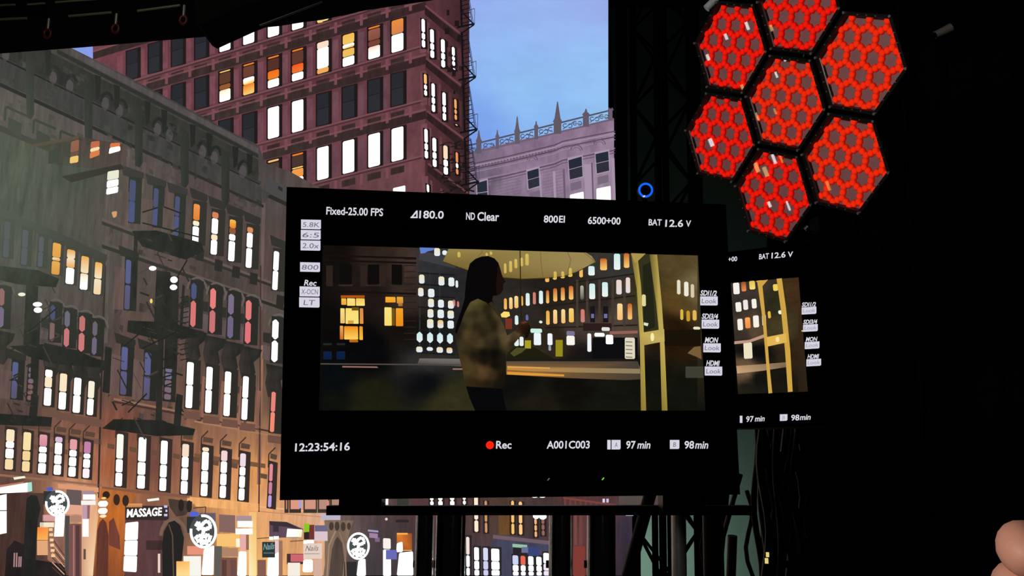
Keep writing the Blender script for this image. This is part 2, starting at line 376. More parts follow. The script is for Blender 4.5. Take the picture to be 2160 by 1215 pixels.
for r, (yb, sl, hh) in enumerate(ROWS):
    Y = lambda x, o: yb + sl * (x - 565) + o
    # dark soffit over the windows, a light ledge above it
    S.poly('soffit', [(196, Y(196, -hh - 20)), (898, Y(898, -hh - 26)), (900, Y(900, -hh - 9)), (196, Y(196, -hh - 5))], (54, 36, 38), rb, 6, PIC_STREAK)
    S.line('ledge', [(196, Y(196, -hh - 22)), (899, Y(899, -hh - 29))], 3.5, (122, 76, 82), rb, 7)
    S.line('ledge', [(196, Y(196, 5)), (900, Y(900, 3))], 2.5, (124, 78, 84), rb, 7)
    S.line('ledge_shadow', [(196, Y(196, 9)), (900, Y(900, 7))], 2.5, (66, 42, 46), rb, 7)
    for i, x in enumerate(COLS):
        w = 22 + 0.25 * i; h = hh + 0.5 * i
        yb0, yb1 = Y(x, 0), Y(x + w, 0)
        q = [(x, yb0 - h), (x + w, yb1 - h), (x + w, yb1), (x, yb0)]
        # pier, reveal and air-conditioner grille
        S.poly('pier', [(x - 21, yb0 - h + 10), (x - 9, yb0 - h + 7), (x - 9, yb0 + 2), (x - 21, yb0 + 5)], (124 - 2 * i, 70, 80), rb, 6, PIC_STONE)
        S.poly('reveal', [(x - 3, yb0 - h - 2), (x + w + 7, yb1 - h - 4), (x + w + 7, yb1 + 1), (x - 3, yb0 + 2)], (34, 25, 27), rb, 7)
        S.poly('grille', [(x - 2, yb0 + 14), (x + w + 2, yb1 + 13), (x + w + 2, yb1 + 27), (x - 2, yb0 + 28)], (58, 42, 42), rb, 7, PIC_STREAK)
        S.poly('bracket', [(x + w + 12, yb1 + 6), (x + w + 18, yb1 + 5), (x + w + 18, yb1 + 28), (x + w + 12, yb1 + 29)], (120, 74, 80), rb, 7)
        lit = None
        if r == 0:
            lit = {4: [(0, 1, WT)], 5: [(0, 1, WT)], 6: [(0, 1, WT)], 7: [(0, 1, WT)], 8: [(0.0, 1, (250, 220, 130))]}.get(i)
        elif r == 1:
            lit = {4: [(0, 0.04, YL), (0.07, 0.42, (96, 60, 44)), (0.45, 0.6, (150, 90, 50)), (0.62, 1, (252, 236, 200), WT)],
                   5: [(0, 0.05, OR), (0.08, 0.42, (110, 66, 50)), (0.45, 0.66, WT, YL), (0.66, 1, OR, YL)],
                   6: [(0, 0.05, OR), (0.08, 0.44, (84, 50, 42)), (0.46, 0.72, (246, 110, 24), OR), (0.74, 1, (255, 245, 225), WT)],
                   7: [(0, 0.05, OR), (0.07, 0.46, (98, 58, 46)), (0.48, 0.74, (246, 90, 30), (240, 120, 50)), (0.76, 1, WT)],
                   8: [(0, 0.2, (250, 222, 200)), (0.2, 0.84, WT), (0.84, 1, (240, 170, 90))],
                   9: [(0, 0.3, (240, 190, 80), (250, 200, 100)), (0.31, 0.44, WT, YL), (0.47, 0.7, (240, 190, 90)), (0.72, 1, WT)],
                   10: [(0, 0.05, OR), (0.08, 0.42, (150, 90, 78), (130, 78, 64)), (0.44, 0.6, (120, 66, 56)), (0.62, 1, (252, 220, 200), WT)],
                   11: [(0, 0.44, (236, 140, 60), (214, 130, 80)), (0.46, 1, WT)]}.get(i)
        elif r == 2:
            if i in (6, 7): lit = [(0, 1, WT)]
        else:
            lit = {6: [(0, 0.06, (240, 190, 120)), (0.1, 0.38, (78, 60, 54)), (0.42, 0.48, (240, 190, 140)), (0.5, 1, (70, 52, 48))],
                   7: [(0, 0.05, OR), (0.06, 0.4, (74, 54, 46)), (0.42, 0.46, YL), (0.48, 0.74, (240, 160, 80), (240, 150, 70)), (0.74, 1, WT)],
                   8: [(0, 1, WT)], 9: [(0, 1, WT)], 10: [(0, 1, WT)], 11: [(0, 1, WT)]}.get(i)
        if lit: S.win(rb, 8, q, lit, 2.2)
        else:
            S.win(rb, 8, q, [(0, 0.46, (40, 42, 48)), (0.48, 1, (44, 46, 52))], 0.6)
S.win(rb, 8, [(829, 397), (855, 391), (855, 440), (829, 440)], [(0, 1, WT)], 1.5); S.win(rb, 8, [(672, 44), (683, 42), (680, 47), (670, 49)], [(0, 1, YL)], 1)
# side face: narrow lit windows, sloping bands, corner quoin
for k in range(5):
    y = 18 + k * 111
    S.poly('soffit', [(896 + 2 * k, y - 4), (980 + 4 * k, y + 66), (980 + 4 * k, y + 84), (896 + 2 * k, y + 12)], (48, 32, 34), rs, 6, PIC_STREAK)
    S.line('ledge', [(897 + 2 * k, y - 6), (975 + 4 * k, y + 56)], 4, (112, 68, 72), rs, 7)
    S.poly('quoin', [(884 + 2 * k, y + 22), (897 + 2 * k, y + 20), (899 + 2 * k, y + 92), (886 + 2 * k, y + 94)], (116, 74, 80), rb, 7, PIC_STONE)
    for j in range(4):
        S.poly('pier', [(901 + 2 * k + j * 22, y + 28 + j * 18), (906 + 2 * k + j * 22, y + 32 + j * 18), (906 + 2 * k + j * 22, y + 96 + j * 15), (901 + 2 * k + j * 22, y + 92 + j * 15)], (108 - 8 * j, 66 - 6 * j, 70 - 6 * j), rs, 7, PIC_STONE)
for x0, x1, a, b, c in [(889, 896, 39, 101, WT), (907, 915, 61, 123, WT), (930, 938, 82, 143, WT), (953, 959, 98, 140, WT), (894, 900, 155, 203, (250, 190, 120)), (910, 917, 175, 237, WT), (933, 940, 194, 255, WT), (958, 963, 208, 254, (244, 170, 100)), (895, 902, 271, 335, WT), (912, 920, 290, 353, WT), (935, 944, 306, 369, (254, 220, 190)), (961, 966, 320, 369, (240, 150, 90)), (900, 905, 388, 425, WT), (955, 960, 143, 148, WT), (960, 965, 261, 266, (250, 220, 170))]:
    S.poly('reveal', [(x0 - 3, a - 2), (x1 + 4, a + 2), (x1 + 6, b + 3), (x0 - 1, b + 2)], (30, 22, 24), rs, 8)
    S.win(rs, 9, [(x0, a), (x1, a + 2), (x1 + 1, b), (x0 + 1, b - 2)], [(0, 1, c)] if b - a < 20 else [(0, 0.47, c), (0.49, 0.72, WT if c != (244, 170, 100) else c), (0.74, 1, WT if c[2] > 100 else c)], 2.4)
# fire escape against the sky
FE = (22, 18, 22)
for k in range(4):
    y = -60 + k * 111 + 0; dx = 970 + 3.2 * k
    S.line('stair_flight', [(dx + 2, y + 82), (dx + 30, y + 112), (dx + 1, y + 132)], 3, FE, rs, 8)
    S.line('stair_flight', [(dx + 14, y + 20), (dx + 29, y + 112)], 1.2, (50, 52, 80), rs, 8)
    S.line('railing', [(dx, y + 88), (dx + 31, y + 78)], 1.3, (44, 44, 66), rs, 8); S.line('railing', [(dx + 31, y + 78), (dx + 31, y + 112)], 1, (60, 66, 100), rs, 8)
    S.line('platform', [(dx - 6, y + 118), (dx + 31, y + 110)], 4, FE, rs, 8)
    S.line('string', [(dx + 12, y + 18), (dx + 25, y + 104)], 1.6, (40, 38, 54), rs, 8); S.line('string', [(dx + 1, y + 20), (dx + 4, y + 118)], 4, FE, rs, 8)
    for j in range(10):
        S.line('tread', [(dx + 1, y + 27 + j * 9.2), (dx + 13 + j * 1.2, y + 22 + j * 9.2)], 1.7, FE, rs, 8)
for j in range(36):
    y = 300 + j * 3.4; x = random.uniform(925, 985); S.line('railing', [(x, y), (x + random.uniform(8, 26), y + random.uniform(-7, 7))], random.uniform(1.5, 4), (30, 24, 25), rs, 8)
for j in range(28):
    y = random.uniform(10, 400); x = random.uniform(930, 972) + y * 0.03; S.rect('shadow_patch', x, y, x + random.uniform(4, 10), y + random.uniform(6, 14), (34, 24, 26), rs, 7)
# --- grey terrace on the left: every level runs to one vanishing point
def TL(x, y450): return 1235 + (y450 - 1235) * (2283 - x) / 1833.0
tb = S.sheet('pictured_terrace', [(-150, 20), (100, 78), (160, 106), (200, 126), (300, 178), (400, 231), (480, 275), (545, 306), (560, 344), (610, 361), (655, 386), (760, 442)], [(-150, 1214), (760, 1214)],
  [(30, 150, (66, 64, 62)), (150, 170, (64, 62, 60)), (280, 240, (58, 56, 54)), (420, 300, (60, 58, 56)), (520, 340, (66, 63, 62)), (30, 220, (104, 88, 88)), (180, 260, (98, 84, 84)), (330, 350, (88, 76, 74)), (450, 410, (84, 70, 70)), (560, 430, (82, 72, 70)), (30, 330, (76, 82, 68)), (150, 380, (70, 76, 64)), (240, 470, (84, 76, 74)), (30, 470, (88, 84, 82)), (150, 480, (82, 78, 74)), (330, 480, (96, 80, 76)), (470, 540, (82, 70, 66)), (560, 560, (84, 68, 64)),
   (60, 600, (86, 82, 78)), (200, 600, (82, 76, 72)), (330, 620, (84, 72, 68)), (470, 590, (66, 60, 56)), (590, 640, (84, 76, 72)), (60, 700, (74, 70, 66)), (200, 710, (72, 64, 60)), (330, 760, (84, 68, 64)), (460, 740, (78, 66, 62)), (590, 760, (70, 66, 62)),
   (50, 810, (92, 76, 72)), (200, 830, (92, 70, 64)), (290, 800, (100, 78, 74)), (450, 830, (92, 70, 62)), (590, 860, (80, 68, 60)), (40, 880, (76, 62, 58)), (180, 890, (128, 88, 72)), (240, 900, (132, 76, 60)), (330, 890, (86, 66, 62)), (470, 910, (142, 100, 78)), (540, 920, (156, 110, 76)), (590, 930, (150, 106, 84)),
   (30, 960, (100, 76, 68)), (105, 960, (118, 84, 72)), (200, 960, (170, 112, 86)), (230, 980, (160, 86, 50)), (320, 980, (110, 70, 62)), (410, 990, (140, 88, 72)), (490, 1000, (222, 152, 100)), (540, 1000, (236, 160, 92)), (590, 1010, (196, 136, 108)),
   (30, 1060, (78, 56, 50)), (160, 1020, (206, 146, 110)), (200, 1100, (232, 176, 132)), (240, 1090, (176, 96, 46)), (320, 1120, (92, 62, 62)), (400, 1100, (96, 74, 66)), (440, 1060, (200, 138, 92)), (500, 1070, (240, 172, 104)), (560, 1070, (232, 168, 112)), (620, 1080, (226, 168, 124)), (680, 1090, (220, 172, 142)), (540, 1180, (240, 180, 110)), (600, 1180, (230, 170, 110)), (300, 1200, (84, 58, 58)), (60, 1200, (62, 46, 42)), (120, 1200, (92, 66, 56))], led, 9, 64, 64, PIC_STREAK, 0.9, 22)
def band(name, y0, y1, x0, x1, col, layer, mat=None):
    S.poly(name, [(x0, TL(x0, y0)), (x1, TL(x1, y0)), (x1, TL(x1, y1)), (x0, TL(x0, y1))], col, tb, layer, mat, 0.9)
# roof cornice in stepped bands with consoles and blind arches
band('cornice', 262, 274, 150, 545, (84, 78, 78), 10, PIC_STREAK); band('cornice', 276, 284, 120, 545, (46, 46, 43), 10)
band('frieze', 288, 338, -150, 545, (54, 54, 50), 10, PIC_STONE); band('frieze', 339, 343, -150, 548, (40, 42, 38), 11); band('frieze', 344, 382, -150, 552, (66, 65, 63), 10, PIC_STREAK)
band('frieze', 383, 390, -150, 556, (46, 46, 43), 11)
band('pier_cornice', 318, 352, 560, 650, (74, 72, 72), 10); band('pier_cornice', 352, 362, 556, 660, (44, 44, 41), 10)
for x in (62, 185, 291, 388, 474):
    S.poly('console', [(x - 8, TL(x, 300)), (x + 10, TL(x, 310)), (x + 10, TL(x, 414)), (x + 4, TL(x, 424)), (x - 6, TL(x, 420))], [(50, 52, 48), (46, 48, 44), (48, 50, 46), (44, 46, 42), (54, 56, 52)], tb, 12, None, 0.9)
for x in (15, 115, 150, 225, 255, 335, 360, 430, 455, 515):
    S.ring('blind_arch', x, TL(x, 326), 15, 22, 7, (38, 38, 36), tb, 11, 14, 180, 360, 0.9); S.ell('blind_arch_panel', x - 3, TL(x, 330), 8, 14, (80, 74, 76), tb, 11, 12, 0, 360, 0.9)
for x in (40, 100, 205, 245, 310, 345, 405, 440, 495, 525):
    S.poly('scroll_bracket', [(x - 5, TL(x, 284)), (x + 8, TL(x, 288)), (x + 6, TL(x, 326)), (x - 2, TL(x, 334))], (36, 38, 35), tb, 12, None, 0.9)
# pilasters
for x, y0, y1, c, w in [(262, 400, 640, (100, 84, 82), 12), (300, 410, 470, (104, 86, 84), 9), (352, 425, 500, (102, 82, 80), 9), (553, 380, 620, (104, 86, 84), 7), (224, 470, 780, (96, 86, 82), 9), (548, 700, 1010, (150, 106, 86), 8)]:
    S.poly('pilaster', [(x, TL(x, y0)), (x + w, TL(x, y0)), (x + w - 6, TL(x, y1)), (x - 6, TL(x, y1))], c, tb, 10, PIC_STREAK, 0.9)
# belts and sills
for y0, y1, x0, x1, c in [(548, 553, 215, 600, (104, 86, 82)), (554, 560, 215, 600, (50, 46, 43)), (592, 596, 215, 600, (98, 82, 78)), (597, 604, 215, 600, (46, 44, 40)), (446, 452, -150, 110, (96, 84, 82)), (455, 466, -150, 112, (66, 62, 60)),
    (880, 884, 240, 600, (150, 108, 88)), (885, 889, 240, 600, (70, 52, 46)), (894, 898, 410, 600, (168, 122, 92)), (962, 972, 410, 560, (120, 86, 62)), (962, 972, 60, 215, (118, 84, 70)), (1046, 1050, -150, 215, (150, 106, 84)), (1050, 1056, 215, 400, (132, 88, 70)), (1053, 1066, 395, 547, (244, 176, 112)), (1067, 1069, 395, 547, (190, 126, 78)), (1058, 1061, 547, 700, (244, 184, 136)), (1069, 1071, 547, 700, (196, 136, 96))]:
    band('belt', y0, y1, x0, x1, c, 11)
S.line('corner_edge', [(222, 560), (214, 800), (207, 1050)], 4, (52, 44, 40), tb, 11); S.line('corner_edge', [(550, 560), (548, 900), (546, 1080)], 3, (70, 52, 44), tb, 11)
BLU, PNK, PUR = (76, 82, 114), (216, 118, 116), (122, 108, 132)
OG, CR = (244, 180, 84), (252, 232, 196)
def hood(x0, x1, y, c=(58, 54, 52)):
    S.poly('window_hood', [(x0 - 6, y - 30), (x1 + 16, y - 14), (x1 + 16, y - 4), (x1 + 12, y + 2), (x0 - 2, y - 8)], c, tb, 12, None, 0.9)
def tw(x0, x1, y0, y1, segs, dark=(46, 47, 43), rw=14, arch=False, lean=-4, ch=2.4, hz=0.3):
    s = (1235 - y0) / 1833.0 * (x1 - x0) * 0.6
    S.poly('reveal', [(x0 - 2, y0 - 7), (x1 + rw, y0 - 2), (x1 + rw + lean, y1 + 5), (x0 - 3 + lean, y1 + 2)], dark, tb, 13, None, 0.8)
    S.win(tb, 14, [(x0, y0), (x1, y0 + s), (x1 + lean, y1 + s * 0.5), (x0 + lean, y1)], segs, ch, 'window', hz)
M2 = lambda a, b=None: [(0, 0.495, a), (0.505, 1, b or a)]
# upper storey
for x0, x1, y0, y1 in [(274, 287, 378, 468), (325, 335, 396, 477), (370, 380, 413, 497)]:
    hood(x0 - 12, x1, y0); tw(x0, x1, y0, y1, M2(BLU, (78, 86, 126)), (46, 50, 44), 13)
    S.poly('blind', [(x0 - 26, y0 + 22), (x0 - 2, y0 + 26), (x0 - 4, y1 + 4), (x0 - 28, y1)], (96, 82, 76), tb, 14, PIC_STREAK, 0.9)
for x0, x1, y0, y1 in [(10, 22, 466, 542), (48, 60, 484, 558), (83, 93, 498, 562)]:
    hood(x0 - 8, x1, y0, (68, 70, 64)); tw(x0, x1, y0, y1, M2((96, 96, 116), (92, 94, 112)), (60, 66, 56), 10, hz=0.8)
for x0, x1, y0, y1, sg in [(409, 422, 429, 514, [(0, 0.4, (240, 150, 80), (230, 130, 50)), (0.42, 0.54, (255, 240, 210)), (0.56, 1, WT)]), (448, 461, 446, 536, [(0, 0.14, (220, 130, 90)), (0.15, 0.51, WT), (0.53, 0.66, CR), (0.66, 1, WT)]),
                           (485, 498, 462, 550, [(0, 0.2, (246, 190, 80), OR), (0.2, 0.34, (150, 90, 60)), (0.35, 0.5, WT), (0.52, 1, WT)]), (522, 534, 478, 564, [(0, 0.13, (220, 140, 90)), (0.14, 0.5, WT), (0.52, 1, WT)]), (578, 589, 529, 611, M2(WT))]:
    hood(x0 - 3, x1, y0 - 4, (52, 50, 47)); tw(x0, x1, y0, y1, sg, (52, 49, 45), 15)
    S.poly('apron_panel', [(x0 + 6, y1 + 10), (x0 + 22, y1 + 14), (x0 + 20, y1 + 38), (x0 + 4, y1 + 34)], (46, 44, 41), tb, 12, None, 0.9)
for x0, x1, y0, y1, sg in [(112, 129, 511, 578, [(0, 0.45, OG, (240, 170, 70)), (0.46, 0.56, CR, OG), (0.58, 1, OG, (230, 160, 70))]), (142, 159, 525, 598, [(0, 0.25, OG, CR), (0.25, 0.52, CR, OG), (0.53, 1, WT)]), (172, 188, 539, 610, [(0, 0.5, OG, CR), (0.52, 1, CR, WT)]), (201, 216, 552, 620, [(0, 0.5, OG, CR), (0.52, 1, CR, (250, 214, 170))])]:
    hood(x0 - 4, x1 - 6, y0, (66, 64, 60)); tw(x0, x1, y0, y1, sg, (64, 62, 57), 7)
# arched storey
for x0, x1, y0, ym, y1, a, b in [(404, 415, 596, 632, 689, (76, 84, 122), PNK), (444, 456, 607, 652, 702, (232, 128, 126), (200, 116, 116)), (482, 494, 619, 664, 713, PUR, (110, 100, 128)), (519, 531, 632, 676, 724, (226, 124, 120), (224, 116, 120)), (575, 588, 673, 716, 763, WT, WT),
                              (107, 117, 642, 676, 719, BLU, (128, 100, 96)), (137, 148, 655, 690, 731, (110, 106, 122), (196, 120, 120)), (168, 180, 665, 700, 741, (196, 116, 112), (204, 122, 120)), (196, 206, 677, 709, 748, (106, 100, 108), (112, 100, 122)), (-2, 10, 607, 645, 690, (150, 110, 106), PUR)]:
    t = (ym - y0) / (y1 - y0); cx = (x0 + x1) / 2 + 6
    S.ring('arch_moulding', cx, y0 + 14, 22, 26, 4, (102, 92, 88), tb, 12, 14, 180, 360, 0.9); S.ring('arch_moulding', cx, y0 + 14, 17, 20, 5, (52, 50, 46), tb, 12, 14, 180, 360, 0.9)
    S.poly('impost', [(x0 - 20, y0 + 28), (x0 - 4, y0 + 30), (x0 - 5, y0 + 52), (x0 - 20, y0 + 48)], (50, 48, 44), tb, 12, None, 0.9)
    S.poly('pier', [(x0 - 20, y0 + 54), (x0 - 4, y0 + 58), (x0 - 7, y1 - 2), (x0 - 22, y1 - 6)], (98, 82, 82), tb, 12, PIC_STREAK, 0.9)
    tw(x0, x1, y0, y1, [(0, t - 0.015, a), (t + 0.015, 1, b)], (44, 44, 40), 15, True, -3, 5.0)
    S.poly('corbel', [(x0 - 14, y1 + 4), (x1 + 22, y1 + 14), (x1 + 16, y1 + 30), (x1 + 4, y1 + 40), (x1 + 8, y1 + 62), (x1 - 2, y1 + 80), (x0 - 10, y1 + 74), (x0 - 16, y1 + 44), (x0 - 12, y1 + 24)], [(40, 40, 37)] * 5 + [(58, 52, 48)] * 4, tb, 12, PIC_STREAK, 0.9)
# storey of tall white windows
for x0, x1, y0, y1, sg in [(395, 409, 763, 860, M2(WT)), (436, 449, 773, 870, M2(WT)), (475, 488, 783, 877, M2(WT)), (513, 525, 793, 885, M2(WT)), (573, 582, 826, 911, M2((232, 132, 122), (240, 140, 112))),
                           (96, 111, 779, 855, [(0, 0.2, WT), (0.2, 0.49, CR), (0.51, 1, WT)]), (127, 142, 787, 863, [(0, 0.5, CR), (0.52, 1, WT)]), (157, 172, 796, 870, M2(WT)), (187, 200, 803, 875, [(0, 0.5, (250, 240, 220)), (0.52, 1, WT)])]:
    tw(x0, x1, y0, y1, sg, (48, 44, 40), 15 if x0 > 300 else 8, lean=-4)
    if x0 > 300: S.poly('pier', [(x1 + 18, y0 + 30), (x1 + 25, y0 + 32), (x1 + 20, y1 + 20), (x1 + 13, y1 + 18)], (142, 100, 84), tb, 13, PIC_STREAK, 0.9)
    S.poly('sill', [(x0 - 8, y1 + 6), (x1 + 14, y1 + 10), (x1 + 14, y1 + 26), (x0 - 8, y1 + 22)], (112, 80, 68), tb, 12, None, 0.9)
for x0, x1, y0, y1 in [(257, 270, 731, 832), (306, 319, 743, 842), (27, 39, 763, 840), (266, 277, 547, 652)]:
    hood(x0 - 10, x1, y0, (48, 46, 42)); tw(x0, x1, y0, y1, [(0, 0.48, (90, 97, 138), (90, 94, 138)), (0.51, 1, (92, 90, 128), (88, 84, 108))], (42, 42, 39), 14)
    S.poly('blind', [(x0 - 24, y0 + 14), (x0 - 2, y0 + 20), (x0 - 6, y1 + 2), (x0 - 28, y1)], (104, 82, 78), tb, 14, PIC_STREAK, 0.9)
for x0, x1, y0, y1, c in [(350, 364, 757, 844, (112, 110, 136)), (61, 72, 774, 845, (120, 104, 116))]:
    tw(x0, x1, y0, y1, [(i / 6 + 0.01, (i + 1) / 6 - 0.02, c if i < 3 else (c[0] + 10, c[1] - 10, c[2] - 24)) for i in range(6)], (44, 44, 40), 10)
# first floor windows with pediments
for x0, x1, y0, y1, sg in [(14, 31, 905, 990, [(0, 0.3, CR), (0.3, 0.46, WT), (0.48, 0.72, WT), (0.74, 1, (250, 222, 170))]), (50, 66, 911, 994, [(0, 0.46, (250, 226, 170)), (0.48, 0.72, (246, 214, 150)), (0.74, 1, (248, 220, 160))]), (84, 100, 916, 998, [(0, 0.3, (226, 160, 170), (216, 140, 156)), (0.31, 0.46, WT), (0.48, 0.72, WT), (0.74, 1, WT)]),
                           (117, 132, 921, 1001, [(0, 0.14, (220, 190, 210)), (0.15, 0.46, WT), (0.48, 0.72, WT), (0.74, 1, WT)]), (148, 163, 926, 1005, [(0, 0.28, (230, 160, 165)), (0.29, 0.46, WT), (0.48, 0.72, WT), (0.74, 1, WT)]), (178, 192, 931, 1008, [(0, 0.32, (196, 130, 170)), (0.33, 0.46, WT), (0.48, 0.72, WT), (0.74, 1, (252, 240, 250))]),
                           (247, 261, 915, 1025, [(0, 0.47, (250, 250, 240)), (0.485, 0.73, WT), (0.745, 1, WT)]), (293, 309, 922, 1030, [(0, 0.47, WT), (0.485, 0.73, WT), (0.745, 1, WT)]), (340, 354, 929, 1035, [(0, 0.47, WT), (0.485, 0.73, WT), (0.745, 1, WT)]), (385, 399, 936, 1041, [(0, 0.26, (246, 222, 200)), (0.26, 0.47, WT), (0.485, 0.73, WT), (0.745, 1, WT)]),
                           (427, 441, 943, 1046, [(0, 0.08, CR), (0.09, 0.47, WT), (0.485, 0.73, WT), (0.745, 1, WT)]), (467, 480, 950, 1050, [(0, 0.22, (244, 214, 214)), (0.23, 0.47, WT), (0.485, 0.73, WT), (0.745, 1, WT)]), (507, 519, 956, 1055, [(0, 0.28, (240, 220, 230)), (0.29, 0.47, WT), (0.485, 0.73, WT), (0.745, 1, WT)]), (569, 576, 978, 1070, [(0, 0.4, (224, 140, 150)), (0.42, 0.7, (206, 130, 160)), (0.72, 1, (190, 160, 220))])]:
    tw(x0, x1, y0, y1, sg, (58, 46, 42), 10 if x0 > 230 else 6, lean=-4)
    k = (x0 > 100) * 1
    S.line('pediment', [(x0 - 3, y0 + 8), (x0 - 2, y0 - 20), (x0 + 12, y0 - 34)], 2.6, (66, 50, 42), tb, 12, None, 0.9)
    S.poly('pediment_panel', [(x0 + 2, y0 - 22), (x1 + 9, y0 - 18), (x1 + 7, y0 - 8), (x0 + 1, y0 - 11)], (92, 70, 56), tb, 12, None, 0.9)
    S.poly('capital', [(x0 - 20, y0 + 20), (x0 - 5, y0 + 23), (x0 - 6, y0 + 33), (x0 - 20, y0 + 30)], (104, 76, 60), tb, 12, None, 0.9)
# hazy gap with the neighbour's windows
for q, sg in [([(150, 299), (167, 294), (165, 342), (147, 345)], [(0, 0.5, (150, 100, 80), (150, 96, 76)), (0.52, 0.68, (110, 82, 68)), (0.7, 1, (250, 206, 120))]), ([(192, 299), (210, 297), (210, 327), (189, 335)], [(0, 0.4, (200, 110, 78)), (0.4, 0.62, (252, 230, 180)), (0.62, 1, (224, 130, 72))]), ([(233, 302), (253, 301), (254, 318), (229, 325)], [(0, 0.42, (230, 120, 70)), (0.42, 1, WT)]),
              ([(227, 362), (251, 358), (249, 406), (224, 411)], [(0, 0.38, (240, 238, 214)), (0.4, 0.7, WT), (0.72, 1, WT)]), ([(235, 447), (247, 445), (246, 457), (239, 460)], [(0, 1, (220, 160, 110))])]:
    S.win(tb, 14, q, sg, 2)
S.poly('gap_wall', [(105, 300), (165, 288), (268, 306), (266, 360), (160, 352), (100, 345)], [(66, 64, 56), (74, 62, 56), (84, 68, 66), (84, 70, 66), (78, 66, 60), (68, 70, 58)], tb, 12, PIC_STREAK, 0.6)
S.poly('gap_soffit', [(130, 372), (255, 346), (262, 356), (150, 385)], (52, 48, 42), tb, 13, None, 0.6); S.poly('gap_ledge', [(60, 306), (165, 286), (166, 293), (62, 312)], (92, 74, 62), tb, 13, None, 0.6)
S.poly('dark_window', [(104, 318), (126, 312), (124, 342), (102, 346)], (52, 62, 56), tb, 13, None, 0.7)
for x, y in [(12, 225), (72, 252), (128, 276)]:
    S.line('window_hood', [(x - 2, y + 30), (x, y), (x + 46, y + 20)], 5, (52, 56, 48), tb, 12, None, 0.8); S.poly('dark_window', [(x + 6, y + 22), (x + 34, y + 36), (x + 32, y + 66), (x + 4, y + 48)], (56, 60, 50), tb, 12, None, 0.8)
S.poly('far_cornice', [(-150, 350), (0, 402), (110, 462), (215, 520), (215, 560), (100, 500), (0, 450), (-150, 390)], (78, 74, 70), tb, 11, PIC_STREAK, 0.9)
# fire escapes
FD = (38, 39, 35)
for pts in [[(278, 487), (330, 486), (425, 512), (430, 530), (392, 548), (300, 520)], [(240, 884), (330, 886), (412, 905), (408, 918), (330, 920), (215, 904)], [(270, 676), (360, 680), (430, 700), (428, 712), (330, 716), (268, 700)], [(-5, 560), (80, 570), (125, 588), (118, 606), (40, 600), (-5, 590)], [(90, 726), (160, 738), (215, 762), (212, 776), (120, 768), (60, 752), (20, 730)], [(-5, 872), (110, 880), (108, 900), (-5, 896)]]:
    S.poly('fire_escape_platform', pts, FD, tb, 15, PIC_STONE, 0.8)
for x, y0, y1, w in [(283, 490, 655, 8), (330, 570, 700, 30), (352, 580, 780, 26), (55, 600, 730, 26), (70, 640, 800, 16), (334, 700, 890, 12), (372, 830, 900, 14), (222, 730, 830, 14), (66, 830, 890, 16), (385, 600, 690, 5)]:
    S.poly('fire_escape_shaft', [(x, y0), (x + w, y0 + 4), (x + w - 5, y1), (x - 6, y1 - 3)], (42, 42, 38), tb, 15, PIC_STONE, 0.7)
for a, b in [((395, 548), (365, 600)), ((300, 470), (420, 500)), ((300, 448), (332, 438)), ((345, 436), (382, 450)), ((300, 735), (372, 700)), ((340, 760), (368, 752)), ((342, 778), (368, 770)), ((344, 796), (366, 790)), ((346, 814), (364, 808)), ((262, 730), (310, 690)), ((270, 870), (310, 830)), ((60, 700), (120, 650))]:
    S.line('fire_escape_rail', [a, b], 3, (36, 36, 34), tb, 16, None, 0.7)
for j in range(13):
    S.line('fire_escape_tread', [(380, 628 + j * 11), (398, 624 + j * 11)], 2.2, (40, 40, 37), tb, 16, None, 0.7)
rf = random.Random(5)
for i in range(110):      # railings, plants and brackets crowding the fire escapes
    bx0, by0, bx1, by1 = rf.choice([(280, 486, 400, 640), (30, 570, 120, 740), (300, 640, 380, 760), (230, 720, 380, 910), (10, 740, 80, 890)])
    x, y = rf.uniform(bx0, bx1), rf.uniform(by0, by1); l = rf.uniform(6, 26)
    S.line('fire_escape_rail', [(x, y), (x + l, y + rf.choice((-0.5, 0.35, 0.3, 2.0)) * l)], rf.uniform(1.2, 4), rf.choice(((40, 40, 37), (46, 44, 40), (70, 62, 58), (52, 48, 44))), tb, 15, None, 0.7)
for i in range(150):      # weathering and carved blocks over the stone
    x, y4 = rf.uniform(0, 590), rf.uniform(292, 440); y = TL(x, y4); l = rf.uniform(5, 16)
    if x > 545 and y < 380: continue
    g = rf.uniform(-9, 9); base = (56, 55, 52) if y4 < 385 else (84, 74, 72)
    S.poly('carved_block', [(x, y), (x + l, y + 0.45 * l), (x + l, y + 0.45 * l + rf.uniform(4, 14)), (x, y + rf.uniform(4, 14))], tuple(int(v + g) for v in base), tb, 11, PIC_STONE, 0.9)
for i in range(90):
    x, y4 = rf.uniform(215, 545), rf.uniform(560, 900); y = TL(x, y4); l = rf.uniform(4, 14); g = rf.uniform(-14, 12)
    S.poly('weathering', [(x, y), (x + l, y + 0.3 * l), (x + l - 2, y + rf.uniform(6, 22)), (x - 2, y + rf.uniform(6, 20))], (int(76 + g), int(64 + g * .8), int(60 + g * .7)), tb, 10, PIC_STREAK, 0.9)
for cx, cy, rx, ry, c in [(322, 566, 8, 5, WT), (367, 590, 8, 7, WT), (366, 606, 8, 6, WT), (319, 635, 3, 5, (240, 214, 110)), (46, 621, 8, 4, (250, 250, 220)), (79, 642, 10, 5, WT), (80, 654, 9, 6, WT)]:
    S.ell('pictured_lamp', cx, cy, rx, ry, c, tb, 17, 12)
